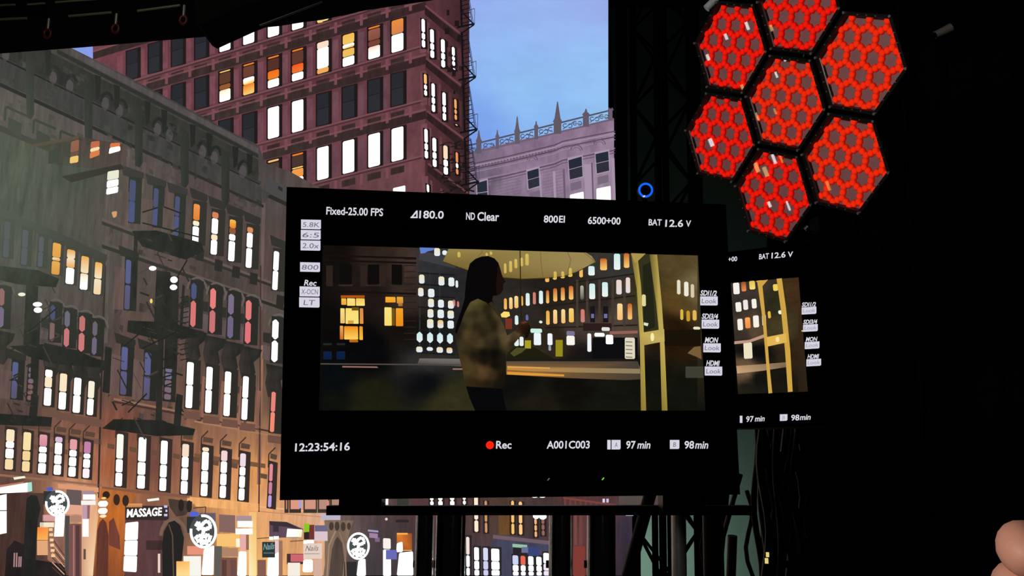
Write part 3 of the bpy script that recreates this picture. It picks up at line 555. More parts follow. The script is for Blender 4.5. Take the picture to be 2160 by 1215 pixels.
# --- street level
st = S.sheet('pictured_street_front', [(685, 1030), (760, 1020), (RE(1040), 1020)], [(685, 1214), (760, 1214), (RE(1040) - 0.1, 1214)],
  [(690, 1110, (150, 128, 112)), (720, 1110, (110, 90, 80)), (760, 1100, (74, 62, 68)), (800, 1130, (62, 54, 62)), (850, 1110, (58, 46, 46)), (870, 1060, (84, 54, 56)), (820, 1060, (92, 74, 72)), (940, 1060, (86, 54, 58)), (1030, 1060, (74, 58, 48)), (1060, 1110, (92, 66, 42)), (1000, 1130, (74, 54, 52)), (1110, 1120, (56, 44, 36)), (1110, 1170, (66, 66, 88)), (1050, 1180, (78, 76, 96)), (1150, 1060, (66, 54, 52)), (1220, 1060, (86, 50, 48)), (1290, 1060, (92, 60, 58)), (1220, 1130, (98, 60, 60)), (1220, 1200, (110, 54, 48)), (1320, 1110, (38, 44, 66)), (1320, 1200, (34, 38, 52)), (790, 1200, (60, 56, 62))], led, 10, 40, 14, PIC_STREAK, 0)
def R(name, x0, y0, x1, y1, col, layer=15, sl=0.0, mat=None, lean=0): S.rect(name, x0, y0, x1, y1, col, tb, layer, mat, sl, lean, 0.2)
R('wall_patch', 60, 1040, 92, 1180, (78, 60, 54)); R('wall_patch', 0, 1040, 60, 1215, (74, 52, 46), 13, 0, PIC_STREAK)
S.poly('shop_sign', [(-5, 1029), (58, 1018), (58, 1038), (-5, 1041)], WT, tb, 16, None, 0); S.poly('shop_sign_end', [(58, 1018), (67, 1017), (68, 1036), (58, 1038)], (170, 226, 214), tb, 16, None, 0); S.poly('sign_edge', [(-5, 1024), (50, 1016), (50, 1019), (-5, 1029)], (190, 120, 100), tb, 16)
S.poly('awning_lamp', [(28, 1007), (52, 1004), (54, 1008), (30, 1012)], (248, 248, 226), tb, 16, None, 0); R('lit_door', -5, 1046, 14, 1128, (246, 244, 250), 16, -0.2); R('lit_door_bar', -5, 1076, 14, 1078, (90, 80, 80), 17)
S.poly('dark_tree', [(56, 1052), (66, 1044), (78, 1046), (86, 1072), (80, 1096), (77, 1140), (74, 1215), (46, 1215), (52, 1120)], (38, 38, 36), tb, 16, PIC_STONE, 0)
S.poly('dark_bush', [(14, 1160), (30, 1140), (55, 1150), (70, 1180), (135, 1190), (140, 1215), (10, 1215)], (40, 34, 34), tb, 15, PIC_STONE, 0)
for x in (29, 34, 39, 43): R('bollard', x, 1166 + (x > 35) * 8, x + 3, 1196, (170, 130, 130), 17, 0, None, -1)
def round_sign(cx, cy, rx, ry, par, full):
    S.ell('round_sign_face', cx, cy, rx, ry, (74, 78, 78), par, 17, 26, hz=0)
    S.ring('round_sign_ring', cx, cy, rx, ry, rx * 0.19, WT, par, 18, 30, *(( -100, 190) if not full else (0, 360)), hz=0)
    for pts in [[(-.56, -.3), (-.36, -.56), (-.24, -.26), (-.44, -.08)], [(-.18, -.3), (.06, -.54), (.3, -.62), (.5, -.42), (.46, -.16), (.2, -.2)], [(-.3, -.2), (0, -.16), (.3, -.12)], [(.04, -.1), (-.04, .16), (-.14, .3)], [(-.62, .44), (-.36, .24), (-.06, .28), (-.2, .5)], [(.08, .4), (.3, .14), (.36, .3), (.62, .36)], [(-.5, .6), (-.2, .5), (.1, .6), (.3, .5), (.54, .54)], [(-.24, .76), (.06, .66), (.36, .72)]]:
        S.line('round_sign_letter', [(cx + a * rx, cy + b * ry) for a, b in pts], rx * 0.26, WT, par, 18, None, 0)
R('sign_back', 92, 1036, 113, 1064, (52, 54, 52)); S.poly('blue_sign', [(97, 1029), (110, 1027), (113, 1034), (100, 1037)], (84, 98, 190), tb, 16, None, 0)
R('panel', 140, 1032, 172, 1064, (104, 88, 88), 15, 0.06); round_sign(121, 1062, 26, 28, tb, False)
R('belt', 122, 1020, 208, 1030, (222, 156, 118), 15, 0.1); R('sign_top', 174, 1035, 198, 1044, (166, 142, 154), 16); R('shop_sign', 175, 1043, 201, 1054, WT, 17); R('shop_sign', 171, 1056, 202, 1065, (248, 244, 238), 17)
R('panel', 138, 1064, 174, 1085, (228, 168, 142), 14); R('pilaster', 174, 1066, 184, 1094, (196, 156, 176), 14); R('pilaster', 184, 1066, 191, 1094, (140, 100, 106), 14)
S.poly('corner_pillar', [(190, 1060), (207, 1040), (203, 1120), (196, 1215), (170, 1215), (172, 1132), (187, 1132)], [(236, 180, 136), (226, 168, 124), (244, 194, 150), (250, 214, 170), (204, 150, 120), (214, 158, 128), (232, 178, 140)], tb, 14, None, 0)
R('panel', 90, 1086, 120, 1099, (218, 160, 164), 15); R('awning', 84, 1102, 114, 1112, (248, 234, 206), 15); R('lit_door', 117, 1086, 137, 1132, WT, 16, -0.03, None, -3); R('door_reveal', 137, 1088, 147, 1200, (78, 76, 74), 15)
R('panel', 148, 1088, 172, 1101, (176, 132, 112), 15); R('door', 145, 1105, 172, 1215, (122, 82, 78), 15); R('door_line', 154, 1108, 157, 1215, (170, 120, 112), 16); R('door_dark', 160, 1108, 168, 1215, (86, 60, 58), 16); R('lit_door', 174, 1095, 187, 1132, WT, 17)
R('banner', 79, 1112, 102, 1139, [(250, 130, 60), (250, 150, 70), (252, 184, 90), (252, 176, 80)], 17, 0, None, -1); R('banner', 78, 1140, 101, 1171, (226, 168, 122), 17)
S.poly('stairs', [(103, 1114), (112, 1110), (114, 1134), (138, 1134), (138, 1205), (112, 1190), (100, 1180)], (150, 106, 90), tb, 14, PIC_STONE, 0)
for i in range(7): S.line('stair_rail', [(110, 1136 + i * 10), (136, 1172 + i * 8)], 2, (224, 170, 136) if i % 2 else (86, 62, 56), tb, 16, None, 0)
for i in range(6): R('stair_lamp', 103 + i, 1114 + i * 11, 111 + i, 1120 + i * 11, (250, 206, 150), 17)
R('door_handle', 176, 1158, 181, 1180, (104, 78, 66), 16)
# brown arcade
S.poly('arcade', [(212, 1030), (288, 1040), (284, 1050), (268, 1072), (262, 1100), (262, 1215), (198, 1215), (205, 1110), (208, 1092)], [(190, 110, 52), (170, 100, 54), (180, 104, 52), (196, 110, 44), (190, 104, 46), (150, 84, 46), (120, 64, 46), (170, 90, 44), (196, 108, 46)], tb, 14, PIC_STREAK, 0)
S.poly('arch_opening', [(203, 1215), (205, 1120), (210, 1102), (217, 1094), (224, 1102), (229, 1130), (228, 1215)], (100, 56, 46), tb, 15, PIC_STREAK, 0); S.poly('arch_opening', [(230, 1150), (230, 1100), (240, 1092), (252, 1130), (254, 1160)], (112, 62, 50), tb, 15, PIC_STREAK, 0)
S.ell('arch_opening', 246, 1054, 7, 12, (58, 42, 32), tb, 16, 14, hz=0); S.ell('arch_opening', 265, 1056, 7, 12, (54, 42, 34), tb, 16, 14, hz=0); S.ell('arch_opening', 224, 1044, 8, 8, (54, 36, 26), tb, 15, 12, hz=0)
for a, b, c, d, k in [(213, 225, 1048, 1053, (250, 214, 140)), (207, 228, 1056, 1069, WT), (207, 227, 1071, 1084, WT), (210, 225, 1085, 1092, (252, 238, 206))]:
    S.win(tb, 17, [(a, c + 1), (b, c), (b - 1, d), (a, d)], [(0, 1, k)], 4, 'shop_sign_glyph', 0)
R('panel', 266, 1062, 300, 1070, (222, 150, 92), 15); R('wall_patch', 264, 1070, 345, 1215, (92, 62, 62), 13, 0, PIC_STREAK); R('sign_back', 264, 1066, 356, 1096, (56, 44, 44), 15, 0.02); S.text('sign_lettering', 'MASSAGE', 267, 1074, 342, 1091, WT, tb, 17, -0.055, 0.1, 0.03)
S.poly('awning_lamp', [(310, 1053), (335, 1050), (336, 1055), (312, 1058)], (246, 246, 242), tb, 16, None, 0)
for i in range(3): R('sign_glyph', 346 + (i % 2) * 3, 1066 + i * 9, 353, 1071 + i * 9, (196, 202, 240), 17)
S.win(tb, 16, [(265, 1103), (292, 1100), (288, 1207), (260, 1205)], [(0, 0.36, WT), (0.37, 0.67, WT), (0.68, 1, WT)], 2, 'lit_door', 0)
R('planter', 308, 1140, 345, 1160, (66, 46, 46), 15, 0, PIC_STREAK)
S.ring('arch_moulding', 366, 1130, 30, 38, 7, (122, 96, 82), tb, 15, 20, 180, 360, 0); S.poly('arch_opening', [(343, 1215), (342, 1150), (346, 1120), (356, 1102), (368, 1098), (380, 1108), (388, 1135), (384, 1180), (382, 1215)], (38, 37, 35), tb, 16, None, 0); S.line('arch_rib', [(356, 1106), (364, 1130), (366, 1215)], 2.5, (96, 78, 66), tb, 17, None, 0)
R('lit_strip', 333, 1168, 338, 1208, (236, 214, 196), 17); S.ell('arch_opening', 382, 1066, 6, 13, (44, 38, 35), tb, 15, 12, hz=0); S.ell('arch_opening', 399, 1068, 6, 13, (48, 40, 36), tb, 15, 12, hz=0); S.poly('bracket', [(355, 1052), (406, 1058), (404, 1070), (392, 1086), (372, 1090), (358, 1070)], (72, 58, 52), tb, 14, PIC_STREAK, 0)
R('banner', 372, 1184, 400, 1215, [(250, 180, 96), (252, 190, 100), (255, 226, 150), (255, 220, 150)], 18); R('panel', 395, 1152, 432, 1170, (232, 148, 122), 16); R('lit_window', 387, 1173, 424, 1215, (248, 246, 236), 16); S.win(tb, 17, [(430, 1158), (452, 1150), (450, 1213), (425, 1213)], [(0, 1, WT)], 2, 'lit_door', 0); R('door_reveal', 452, 1152, 468, 1215, (96, 92, 86), 15)
S.poly('belt', [(405, 1050), (545, 1064), (545, 1078), (412, 1068)], (238, 172, 108), tb, 12, PIC_STREAK, 0); S.line('sign_bracket', [(408, 1072), (434, 1069), (433, 1086)], 2, (84, 60, 44), tb, 16, None, 0)
R('sign_back', 394, 1090, 421, 1124, (50, 50, 50)); S.poly('blue_sign', [(399, 1082), (410, 1078), (421, 1082), (416, 1089), (402, 1090)], (80, 102, 216), tb, 16, None, 0); R('sign_back', 421, 1082, 455, 1100, (104, 92, 106), 14); round_sign(429, 1121, 29, 36, tb, False)
R('panel', 462, 1085, 496, 1122, (134, 102, 96), 15, 0.06); R('sign_top', 498, 1088, 531, 1100, (172, 146, 150), 15); R('shop_sign', 501, 1099, 533, 1112, WT, 17); R('shop_sign', 497, 1115, 533, 1127, (250, 248, 246), 17); R('panel', 457, 1126, 506, 1153, (248, 196, 116), 14); R('panel_glow', 498, 1136, 506, 1154, (255, 248, 226), 15); R('pilaster', 507, 1128, 519, 1160, (232, 174, 172), 15); R('pilaster', 519, 1128, 525, 1160, (150, 108, 80), 15); R('corner_pillar', 525, 1080, 541, 1215, [(246, 196, 120), (244, 190, 116), (252, 224, 150), (252, 238, 200)], 14)
R('panel', 468, 1156, 502, 1174, (176, 132, 104), 15); R('door', 464, 1176, 500, 1215, (124, 84, 76), 15); R('door_dark', 468, 1181, 478, 1215, (92, 64, 56), 16); R('door_dark', 486, 1181, 498, 1215, (112, 76, 72), 16); S.win(tb, 17, [(504, 1163), (520, 1163), (520, 1215), (500, 1215)], [(0, 1, WT)], 2, 'lit_door', 0)
# nail bar corner
S.poly('shop_front', [(568, 1099), (605, 1101), (640, 1116), (630, 1134), (568, 1134)], (96, 76, 88), tb, 14, PIC_STREAK, 0); S.poly('awning', [(568, 1099), (604, 1101), (634, 1116), (610, 1112), (570, 1108)], (58, 50, 56), tb, 15, None, 0); R('dark_window', 576, 1104, 588, 1122, (60, 52, 58), 15); S.poly('shop_sign', [(606, 1115), (638, 1117), (636, 1133), (604, 1133)], [WT, (252, 246, 214), (250, 236, 206), WT], tb, 16, None, 0)
S.poly('green_sign', [(641, 1105), (653, 1104), (652, 1121), (642, 1123)], (138, 198, 38), tb, 16, None, 0); R('dark_panel', 641, 1122, 652, 1138, (46, 40, 36), 15); R('red_panel', 652, 1107, 663, 1138, (112, 56, 50), 15); R('shop_sign', 664, 1108, 690, 1121, (110, 104, 134), 16); R('shop_sign', 663, 1121, 691, 1141, (220, 196, 204), 16)
S.line('sign_bracket', [(542, 1136), (570, 1134)], 2, (120, 84, 50), tb, 16, None, 0); S.line('sign_bracket', [(612, 1142), (640, 1140)], 2, (120, 84, 60), tb, 16, None, 0)
R('shop_sign', 553, 1143, 580, 1176, (44, 54, 54), 17); S.text('sign_lettering', 'Nails', 555, 1147, 579, 1160, (120, 160, 160), tb, 18, -0.1, 0.3, 0.02); R('sign_line', 556, 1165, 578, 1168, (84, 104, 100), 18)
for x, y, w, c in [(568, 1132, 8, WT), (577, 1131, 11, WT), (640, 1140, 8, WT), (648, 1139, 14, WT)]: R('shop_lamp', x, y, x + w, y + 7, c, 18)
R('pilaster', 580, 1140, 588, 1166, (228, 200, 206), 15); S.win(tb, 16, [(565, 1176), (588, 1164), (588, 1215), (563, 1215)], [(0, 1, WT)], 1.5, 'lit_door', 0); R('door', 543, 1181, 561, 1215, (132, 92, 80), 15); R('pilaster', 588, 1140, 596, 1215, (160, 116, 92), 14)
R('shop_sign', 640, 1147, 679, 1179, (228, 208, 194), 17, -0.02); S.text('sign_lettering', 'Nails', 644, 1151, 672, 1162, (110, 96, 92), tb, 18, -0.02, 0.35, 0.0); R('sign_line', 642, 1167, 674, 1169, (180, 160, 150), 18)
R('dark_panel', 605, 1168, 640, 1190, (74, 50, 52), 14); R('red_panel', 613, 1169, 640, 1185, (206, 102, 112), 15); R('lit_window', 607, 1187, 633, 1215, (246, 238, 224), 16); S.win(tb, 16, [(640, 1180), (660, 1180), (660, 1207), (638, 1207)], [(0, 1, WT)], 3, 'lit_window', 0); R('pilaster', 662, 1180, 680, 1215, (214, 176, 156), 15)
# strip of the terrace just under the monitor
for x0, x1, c in [(603, 606, (190, 120, 96)), (613, 632, (222, 152, 126)), (643, 666, (208, 150, 130)), (673, 692, (186, 140, 122)), (700, 720, (176, 136, 118))]:
    R('pier', x0 - 3, 1046, x1 + 3, 1082, (60, 50, 46), 15); R('pier', x0, 1048, x1, 1074, c, 16)
R('pier', 630, 1048, 636, 1072, (170, 160, 220), 17); R('pier', 690, 1056, 694, 1076, (226, 140, 120), 17)
def Q(name, x0, y0, x1, y1, col, layer=15, sl=0.0, mat=None, lean=0): S.rect(name, x0, y0, x1, y1, col, st, layer, mat, sl, lean, 0)
Q('column_cap', 677, 1084, 718, 1097, (188, 182, 198), 16)
S.poly('tracery', [(684, 1098), (746, 1098), (738, 1120), (732, 1150), (728, 1215), (682, 1215), (690, 1150)], (128, 106, 90), st, 14, PIC_STREAK, 0)
for cx, cy, rx, ry in [(699, 1110, 5, 9), (711, 1110, 5, 10), (724, 1111, 5, 10), (736, 1110, 4, 8)]: S.ell('tracery_opening', cx, cy, rx, ry, (72, 60, 52), st, 15, 12, hz=0)
S.poly('arch_opening', [(694, 1215), (700, 1160), (706, 1140), (712, 1132), (722, 1146), (726, 1180), (722, 1215)], (84, 70, 62), st, 15, PIC_STREAK, 0); S.line('arch_rib', [(708, 1120), (694, 1150), (690, 1215)], 3, (164, 134, 112), st, 16, None, 0); S.line('arch_rib', [(716, 1122), (728, 1160), (730, 1215)], 3, (140, 114, 98), st, 16, None, 0)
Q('sign_rod', 756, 1110, 760, 1126, (96, 84, 84), 15); round_sign(756, 1152, 24, 29, st, True); S.win(st, 16, [(756, 1182), (771, 1178), (772, 1215), (752, 1215)], [(0, 1, WT)], 2, 'lit_door', 0); Q('door_reveal', 726, 1185, 752, 1215, (46, 46, 44), 15)
Q('shop_sign', 776, 1117, 798, 1121, (160, 160, 196), 16, 0.1); Q('shop_sign', 779, 1124, 797, 1134, (164, 128, 166), 16, 0.1); Q('shop_sign', 791, 1134, 801, 1143, (120, 100, 126), 15)
S.win(st, 16, [(808, 1135), (824, 1136), (825, 1215), (808, 1215)], [(0, 0.28, (250, 240, 234)), (0.3, 1, WT)], 2, 'lit_door', 0); Q('blue_sign', 814, 1160, 837, 1180, (104, 108, 184), 18); Q('orange_panel', 837, 1125, 869, 1162, [(230, 130, 50), (150, 74, 40), (170, 90, 40), (150, 76, 50)], 15); Q('orange_edge', 837, 1124, 860, 1128, (250, 170, 80), 16); Q('orange_edge', 850, 1160, 869, 1162, (240, 180, 110), 16)
S.win(st, 17, [(837, 1146), (849, 1142), (850, 1164), (836, 1165)], [(0, 1, WT)], 2, 'lit_window', 0); S.win(st, 17, [(842, 1166), (871, 1163), (872, 1214), (837, 1214)], [(0, 1, WT)], 2, 'lit_window', 0); S.ell('pictured_lamp', 815, 1095, 3, 3, (240, 200, 190), st, 16, 10, hz=0)
Q('dark_panel', 835, 1096, 862, 1102, (46, 40, 40), 15); Q('lit_strip', 812, 1050, 819, 1078, [WT, WT, (230, 120, 120), (224, 110, 110)], 16); Q('dark_panel', 838, 1050, 862, 1078, (54, 58, 52), 15)
for x0, x1, y0, y1, c in [(907, 914, 1047, 1076, WT), (924, 933, 1045, 1078, WT), (949, 958, 1045, 1078, WT), (976, 982, 1046, 1074, WT), (1000, 1008, 1046, 1122, (254, 236, 210)), (1022, 1027, 1056, 1124, (206, 150, 106)), (1078, 1084, 1056, 1127, (250, 196, 112)), (1094, 1101, 1058, 1128, (250, 200, 134)), (1127, 1132, 1094, 1133, (240, 180, 130)), (1142, 1148, 1094, 1130, (150, 100, 90))]:
    Q('reveal', x0 - 3, y0, x1 + 5, y1 + 2, (46, 36, 34), 14); S.win(st, 16, [(x0, y0), (x1, y0), (x1 + 1, y1), (x0 + 1, y1)], [(0, 0.32, c), (0.34, 0.66, c), (0.68, 1, c)], 2.4, 'window', 0)
for cx, cy, rx, ry in [(1131, 1088, 7, 7), (1145, 1090, 8, 6), (1128, 1047, 7, 3), (1144, 1047, 7, 3)]: S.ell('pictured_lamp', cx, cy, rx, ry, WT, st, 17, 12, hz=0)
Q('orange_panel', 1052, 1086, 1078, 1128, (104, 72, 42), 13, 0, PIC_STREAK); Q('mauve_belt', 1040, 1128, 1160, 1136, (112, 92, 104), 15, 0.11); Q('shop_wall', 1038, 1138, 1160, 1215, (66, 66, 88), 14, 0.08, PIC_STREAK)
for x0, x1, y0, c, d in [(983, 990, 1132, (246, 224, 214), WT), (1000, 1010, 1154, WT, WT), (1019, 1029, 1155, (214, 218, 246), (206, 206, 240)), (1036, 1053, 1157, WT, WT), (1081, 1093, 1171, (206, 212, 246), WT), (1098, 1108, 1172, (236, 104, 80), WT), (1114, 1125, 1173, WT, WT), (1131, 1142, 1174, WT, WT), (1146, 1158, 1166, WT, (240, 230, 246))]:
    Q('reveal', x0 - 2, y0 - 3, x1 + 5, 1214, (42, 38, 42), 15); S.win(st, 16, [(x0, y0), (x1, y0 + 1), (x1 + 1, 1214), (x0 + 1, 1214)], [(0, 0.46, c), (0.48, 0.78, d), (0.8, 1, d)], 2, 'lit_door', 0)
Q('green_sign', 1081, 1147, 1112, 1154, (150, 194, 164), 17, 0.08); Q('blue_sign', 1115, 1153, 1137, 1172, (58, 68, 118), 17, 0.05); Q('dark_panel', 1082, 1155, 1112, 1170, (40, 38, 44), 16); Q('shop_sign', 1100, 1154, 1114, 1166, (104, 112, 150), 18)
for i in range(9): Q('pier', 1190 + i * 11, 1050 + i * 1.6, 1194 + i * 11, 1068, (118 - 3 * i, 62, 58), 15)
Q('pier_beam', 1188, 1048, 1300, 1052, (124, 66, 60), 16, 0.14); Q('lit_strip', 1271, 1052, 1276, 1060, (220, 214, 240), 17); Q('lit_strip', 1279, 1052, 1284, 1060, (200, 196, 226), 17)
Q('pier', 1211, 1086, 1217, 1150, (120, 70, 68), 15); Q('pier', 1222, 1086, 1228, 1150, (112, 66, 66), 15); Q('red_panel', 1210, 1152, 1234, 1215, (128, 60, 52), 15); Q('pier', 1307, 1080, 1322, 1086, (130, 100, 110), 15); Q('lit_strip', 1320, 1082, 1336, 1088, (196, 196, 226), 16)
HAZE_TINT = lambda x, y: 0.0
# ------------------------------------------------------------------ monitors
TXT, KEY, KEYT = (216, 216, 226), (214, 210, 226), (104, 102, 112)
def monitor(label, quad, depth, corners):
    pl, q = quad_plane(quad, depth)
    c = [pl.pix(*p) for p in corners]
    root = thing('display_monitor', label, 'monitor', (c[2] + c[3]) / 2)
    MB().prism([v - pl.n * 0.004 for v in c], [v - pl.n * 0.05 for v in c]).build('housing', BLACK_PLASTIC, root)
    return pl, c, root
def lerp2(a, b, t): return (a[0] + (b[0] - a[0]) * t, a[1] + (b[1] - a[1]) * t)
C1 = [(605, 395), (1530, 432), (1560, 1043), (590, 1055)]
pl1, c1, mon1 = monitor('large black monitor showing a woman under an umbrella, nearest the camera', C1, 1.3, C1)
m1x = (c1[1] - c1[0]).normalized()
M1 = Screen(pl1, 0.0004)
# bezel rails round the panel
for a, b, w in [(0, 1, 6), (1, 2, 6), (2, 3, 12), (3, 0, 6)]:
    A, B = C1[a], C1[b]; cx, cy = 1075, 735
    f = lambda p: lerp2(p, (cx, cy), w / 480.0)
    fr = [M1.P(*A, 0), M1.P(*B, 0), M1.P(*f(B), 0), M1.P(*f(A), 0)]
    MB().prism([v + pl1.n * 0.002 for v in fr], [v - pl1.n * 0.006 for v in fr]).build('bezel', BLACK_PLASTIC, mon1)
SCREEN_GLASS = pbr('screen_glass', (3, 3, 4), 0.5, 0, 0.1, 50, spec=0.08)
scr1 = obj('screen', [M1.P(*p, -1) for p in [(613, 402), (1523, 439), (1551, 1030), (599, 1042)]], [(0, 1, 2, 3)], SCREEN_GLASS, mon1)
def T(M, par, body, x0, y0, x1, y1, sl=0.0, col=TXT, sh=0.05, b=0.02): M.text('screen_text', body, x0, y0, x1, y1, col, par, 3, sl, sh, b)
SL = 0.037
T(M1, scr1, 'Fixed-25.00 FPS', 688, 436, 808, 452, SL * 0.8)
T(M1, scr1, '180.0', 884, 444, 936, 460, 0.02); M1.multi('screen_symbol', [([(866, 459), (878, 444), (881, 446), (870, 459)], TXT), ([(878, 444), (881, 444), (881, 459), (878, 459)], TXT), ([(866, 457), (881, 457), (881, 460), (866, 460)], TXT)], scr1, 3)
T(M1, scr1, 'ND', 983, 448, 1002, 463, 0.03); T(M1, scr1, 'Clear', 1007, 447, 1053, 465, 0.02)
T(M1, scr1, '800', 1147, 454, 1177, 469, 0.02); T(M1, scr1, 'EI', 1179, 455, 1192, 469, 0.02)
T(M1, scr1, '6500+00', 1240, 457, 1309, 472, 0.02); T(M1, scr1, 'BAT', 1368, 462, 1396, 475, 0.02); T(M1, scr1, '12.6', 1403, 463, 1441, 478, 0.01); T(M1, scr1, 'V', 1447, 465, 1458, 478, 0.0)
def key(M, par, x0, y0, x1, y1, body, sl=0.03, tc=KEYT):
    s = sl * (x1 - x0); M.poly('screen_key', [(x0, y0), (x1, y0 + s), (x1, y1 + s - 2), (x1 - 2, y1 + s), (x0, y1)], KEY, par, 2)
    w = (x1 - x0); n = len(body); k = min(0.42, 0.13 * n + 0.03)
    cx = (x0 + x1) / 2; h = (y1 - y0)
    M.text('key_text', body, cx - w * k, y0 + h * 0.26 + s * 0.3, cx + w * k, y1 - h * 0.24 + s * 0.3, tc, par, 3, sl, 0.1, 0.0)
for b, x0, y0, x1, y1 in [('5.8K', 635, 463, 677, 483), ('6:5', 634.5, 485, 676.5, 505), ('2.0x', 634, 507, 676, 528), ('800', 633, 553, 675, 573), ('X-OCN', 632, 604, 674.5, 625), ('LT', 631, 627, 674, 648)]: key(M1, scr1, x0, y0, x1, y1, b, 0.02)
T(M1, scr1, 'Rec', 641, 590, 668, 602, 0.03, TXT, 0.2)
for b, x, y in [('SDI1/2', 1477, 612), ('SDI3/4', 1480, 661), ('MON', 1483.5, 711), ('HDMI', 1486.5, 760)]:
    T(M1, scr1, b, x + (3 if len(b) < 5 else 0), y, x + (35 if len(b) > 4 else 32), y + 11, 0.03, TXT, 0.25, 0.03); key(M1, scr1, x, y + 13, x + 37, y + 32, 'Look', 0.01)
T(M1, scr1, '12:23:54:16', 622, 935, 738, 952, -0.02)
M1.ell('record_dot', 1033.5, 939, 8.5, 8.5, (255, 36, 14), scr1, 3, 20); T(M1, scr1, 'Rec', 1046, 930, 1079, 946, 0.0); T(M1, scr1, 'A001C003', 1153, 930, 1244, 946, -0.005)
M1.rect('screen_symbol', 1281, 928, 1288, 948, KEY, scr1, 3); key(M1, scr1, 1290, 928, 1309, 948, 'A', 0); T(M1, scr1, '97', 1321, 930, 1341, 946); T(M1, scr1, 'min', 1344, 931, 1372, 946, 0, TXT, 0.2)
key(M1, scr1, 1413, 928, 1433, 947, 'B', 0); T(M1, scr1, '98', 1444, 930, 1464, 946); T(M1, scr1, 'min', 1466, 931, 1494, 946, 0, TXT, 0.2)
LEDG = screen_mat('indicator_light', 1.0)
def indicator(M, x, y, c, par): M.poly('indicator_light', [(x - 3, y + 2), (x + 1, y - 3), (x + 3, y - 2), (x - 1, y + 3)], c, par, 6, LEDG)
indicator(M1, 1272, 1010, (120, 230, 70), mon1); indicator(M1, 1157, 1011, (100, 104, 104), mon1)
# --- the filmed shot on the near monitor
pic1 = M1.sheet('film_picture', [(681, 517), (1471, 539)], [(681, 866), (1471, 866)],
  [(700, 540, (18, 14, 12)), (800, 545, (44, 33, 27)), (862, 560, (64, 48, 40)), (862, 620, (50, 38, 32)), (780, 610, (30, 23, 20)), (700, 700, (12, 10, 8)), (860, 700, (22, 17, 13)), (780, 740, (8, 8, 10)), (700, 800, (8, 12, 14)), (900, 800, (8, 10, 14)), (950, 850, (48, 46, 26)), (780, 852, (30, 30, 16)), (700, 850, (14, 16, 12)), (1100, 820, (14, 14, 12)), (1200, 800, (14, 13, 10)), (1300, 850, (20, 20, 14)), (1120, 850, (28, 26, 16)),
   (1430, 620, (84, 64, 28)), (1430, 560, (82, 66, 36)), (1462, 600, (110, 98, 66)), (1415, 700, (36, 23, 9)), (1440, 850, (18, 19, 12)), (900, 560, (46, 48, 52)), (930, 610, (38, 38, 40)), (900, 720, (24, 24, 24)), (1150, 600, (34, 30, 25)), (1250, 640, (44, 36, 31)), (1300, 560, (52, 50, 46)), (1150, 735, (46, 38, 28)), (1250, 690, (70, 58, 50)), (1300, 690, (80, 68, 58)), (1080, 650, (44, 40, 35)), (1360, 600, (52, 48, 28)), (1360, 800, (18, 18, 12)), (900, 765, (50, 48, 46)), (1250, 750, (20, 18, 18))], scr1, 2, 70, 48, PIC_FILM, 0, 26, 3.0)
# the right and left borders of the shot lean with the screen
M1.poly('film_edge', [(1471, 539), (1472, 539), (1488, 866), (1471, 866)], [(70, 60, 40), (70, 60, 40), (16, 17, 12), (18, 18, 12)], pic1, 3); M1.poly('film_edge', [(680, 517), (681, 517), (681, 866), (673, 866)], [(14, 12, 10)] * 4, pic1, 3)
def f(name, pts, c, layer=4): return M1.poly(name, pts, c, pic1, layer, None, 0)
def fr(name, x0, y0, x1, y1, c, layer=4, sl=0.0, lean=0.0): return M1.rect(name, x0, y0, x1, y1, c, pic1, layer, None, sl, lean, 0)
def fw(x0, y0, x1, y1, c, c2=None, ch=2.0, layer=5): return M1.win(pic1, layer, [(x0, y0), (x1, y0 + 0.5), (x1 + 0.6, y1), (x0, y1)], [(0, 1, c, c2 or c)], ch, 'window', 0)
for x in (688, 722, 760, 800, 838): fr('pilaster', x, 560, x + 14, 604, (46, 34, 28), 3)
for x0, x1 in [(716, 742), (776, 800), (826, 848)]: fr('dark_window', x0, 558, x1, 602, (14, 13, 12), 4); fr('sill', x0 - 2, 600, x1 + 2, 603, (52, 46, 42), 4)
for y in (537, 547, 612): fr('belt', 684, y, 878, y + 4, (22, 17, 14), 3, 0.03)
for i in range(14): fr('stone_course', 852, 546 + i * 13, 878, 548 + i * 13, (40, 30, 26), 3)
OGW, CRW = (248, 176, 44), (250, 226, 130)
fr('window_head', 719, 623, 769, 628, (180, 84, 20), 4)
for x0, y0, x1, y1, a, b in [(720, 629, 730, 643, (250, 190, 60), (240, 170, 60)), (732, 629, 749, 645, CRW, (250, 214, 110)), (751, 629, 769, 645, (250, 200, 80), CRW), (718, 650, 727, 682, CRW, (240, 190, 110)), (729, 650, 756, 683, (252, 220, 110), CRW), (759, 650, 766, 683, (220, 140, 70), (230, 150, 60)), (717, 687, 724, 716, (240, 170, 80), (200, 100, 40)), (726, 688, 755, 716, (240, 140, 20), (252, 210, 90)), (758, 688, 765, 717, (230, 150, 40), (250, 190, 60)), (737, 716, 755, 722, (190, 110, 30), (180, 100, 20)),
    (813, 626, 834, 638, OGW, (240, 160, 40)), (837, 626, 850, 640, (240, 170, 50), (200, 140, 60)), (840, 640, 849, 646, (190, 130, 50), (150, 100, 50)), (811, 648, 826, 687, CRW, (250, 216, 110)), (827, 650, 833, 687, (120, 84, 26), (110, 76, 20)), (835, 650, 850, 688, (244, 160, 40), (236, 140, 20))]: fw(x0, y0, x1, y1, a, b, 1.0)
fr('blind', 742, 648, 757, 655, (110, 80, 20), 6); fr('sofa', 734, 676, 746, 683, (214, 160, 70), 6)
for x in (682, 710): fr('blue_box', x, 741, x + 18, 758, (14, 32, 66), 4); fr('box_top', x, 724, x + 18, 728, (34, 40, 44), 4)
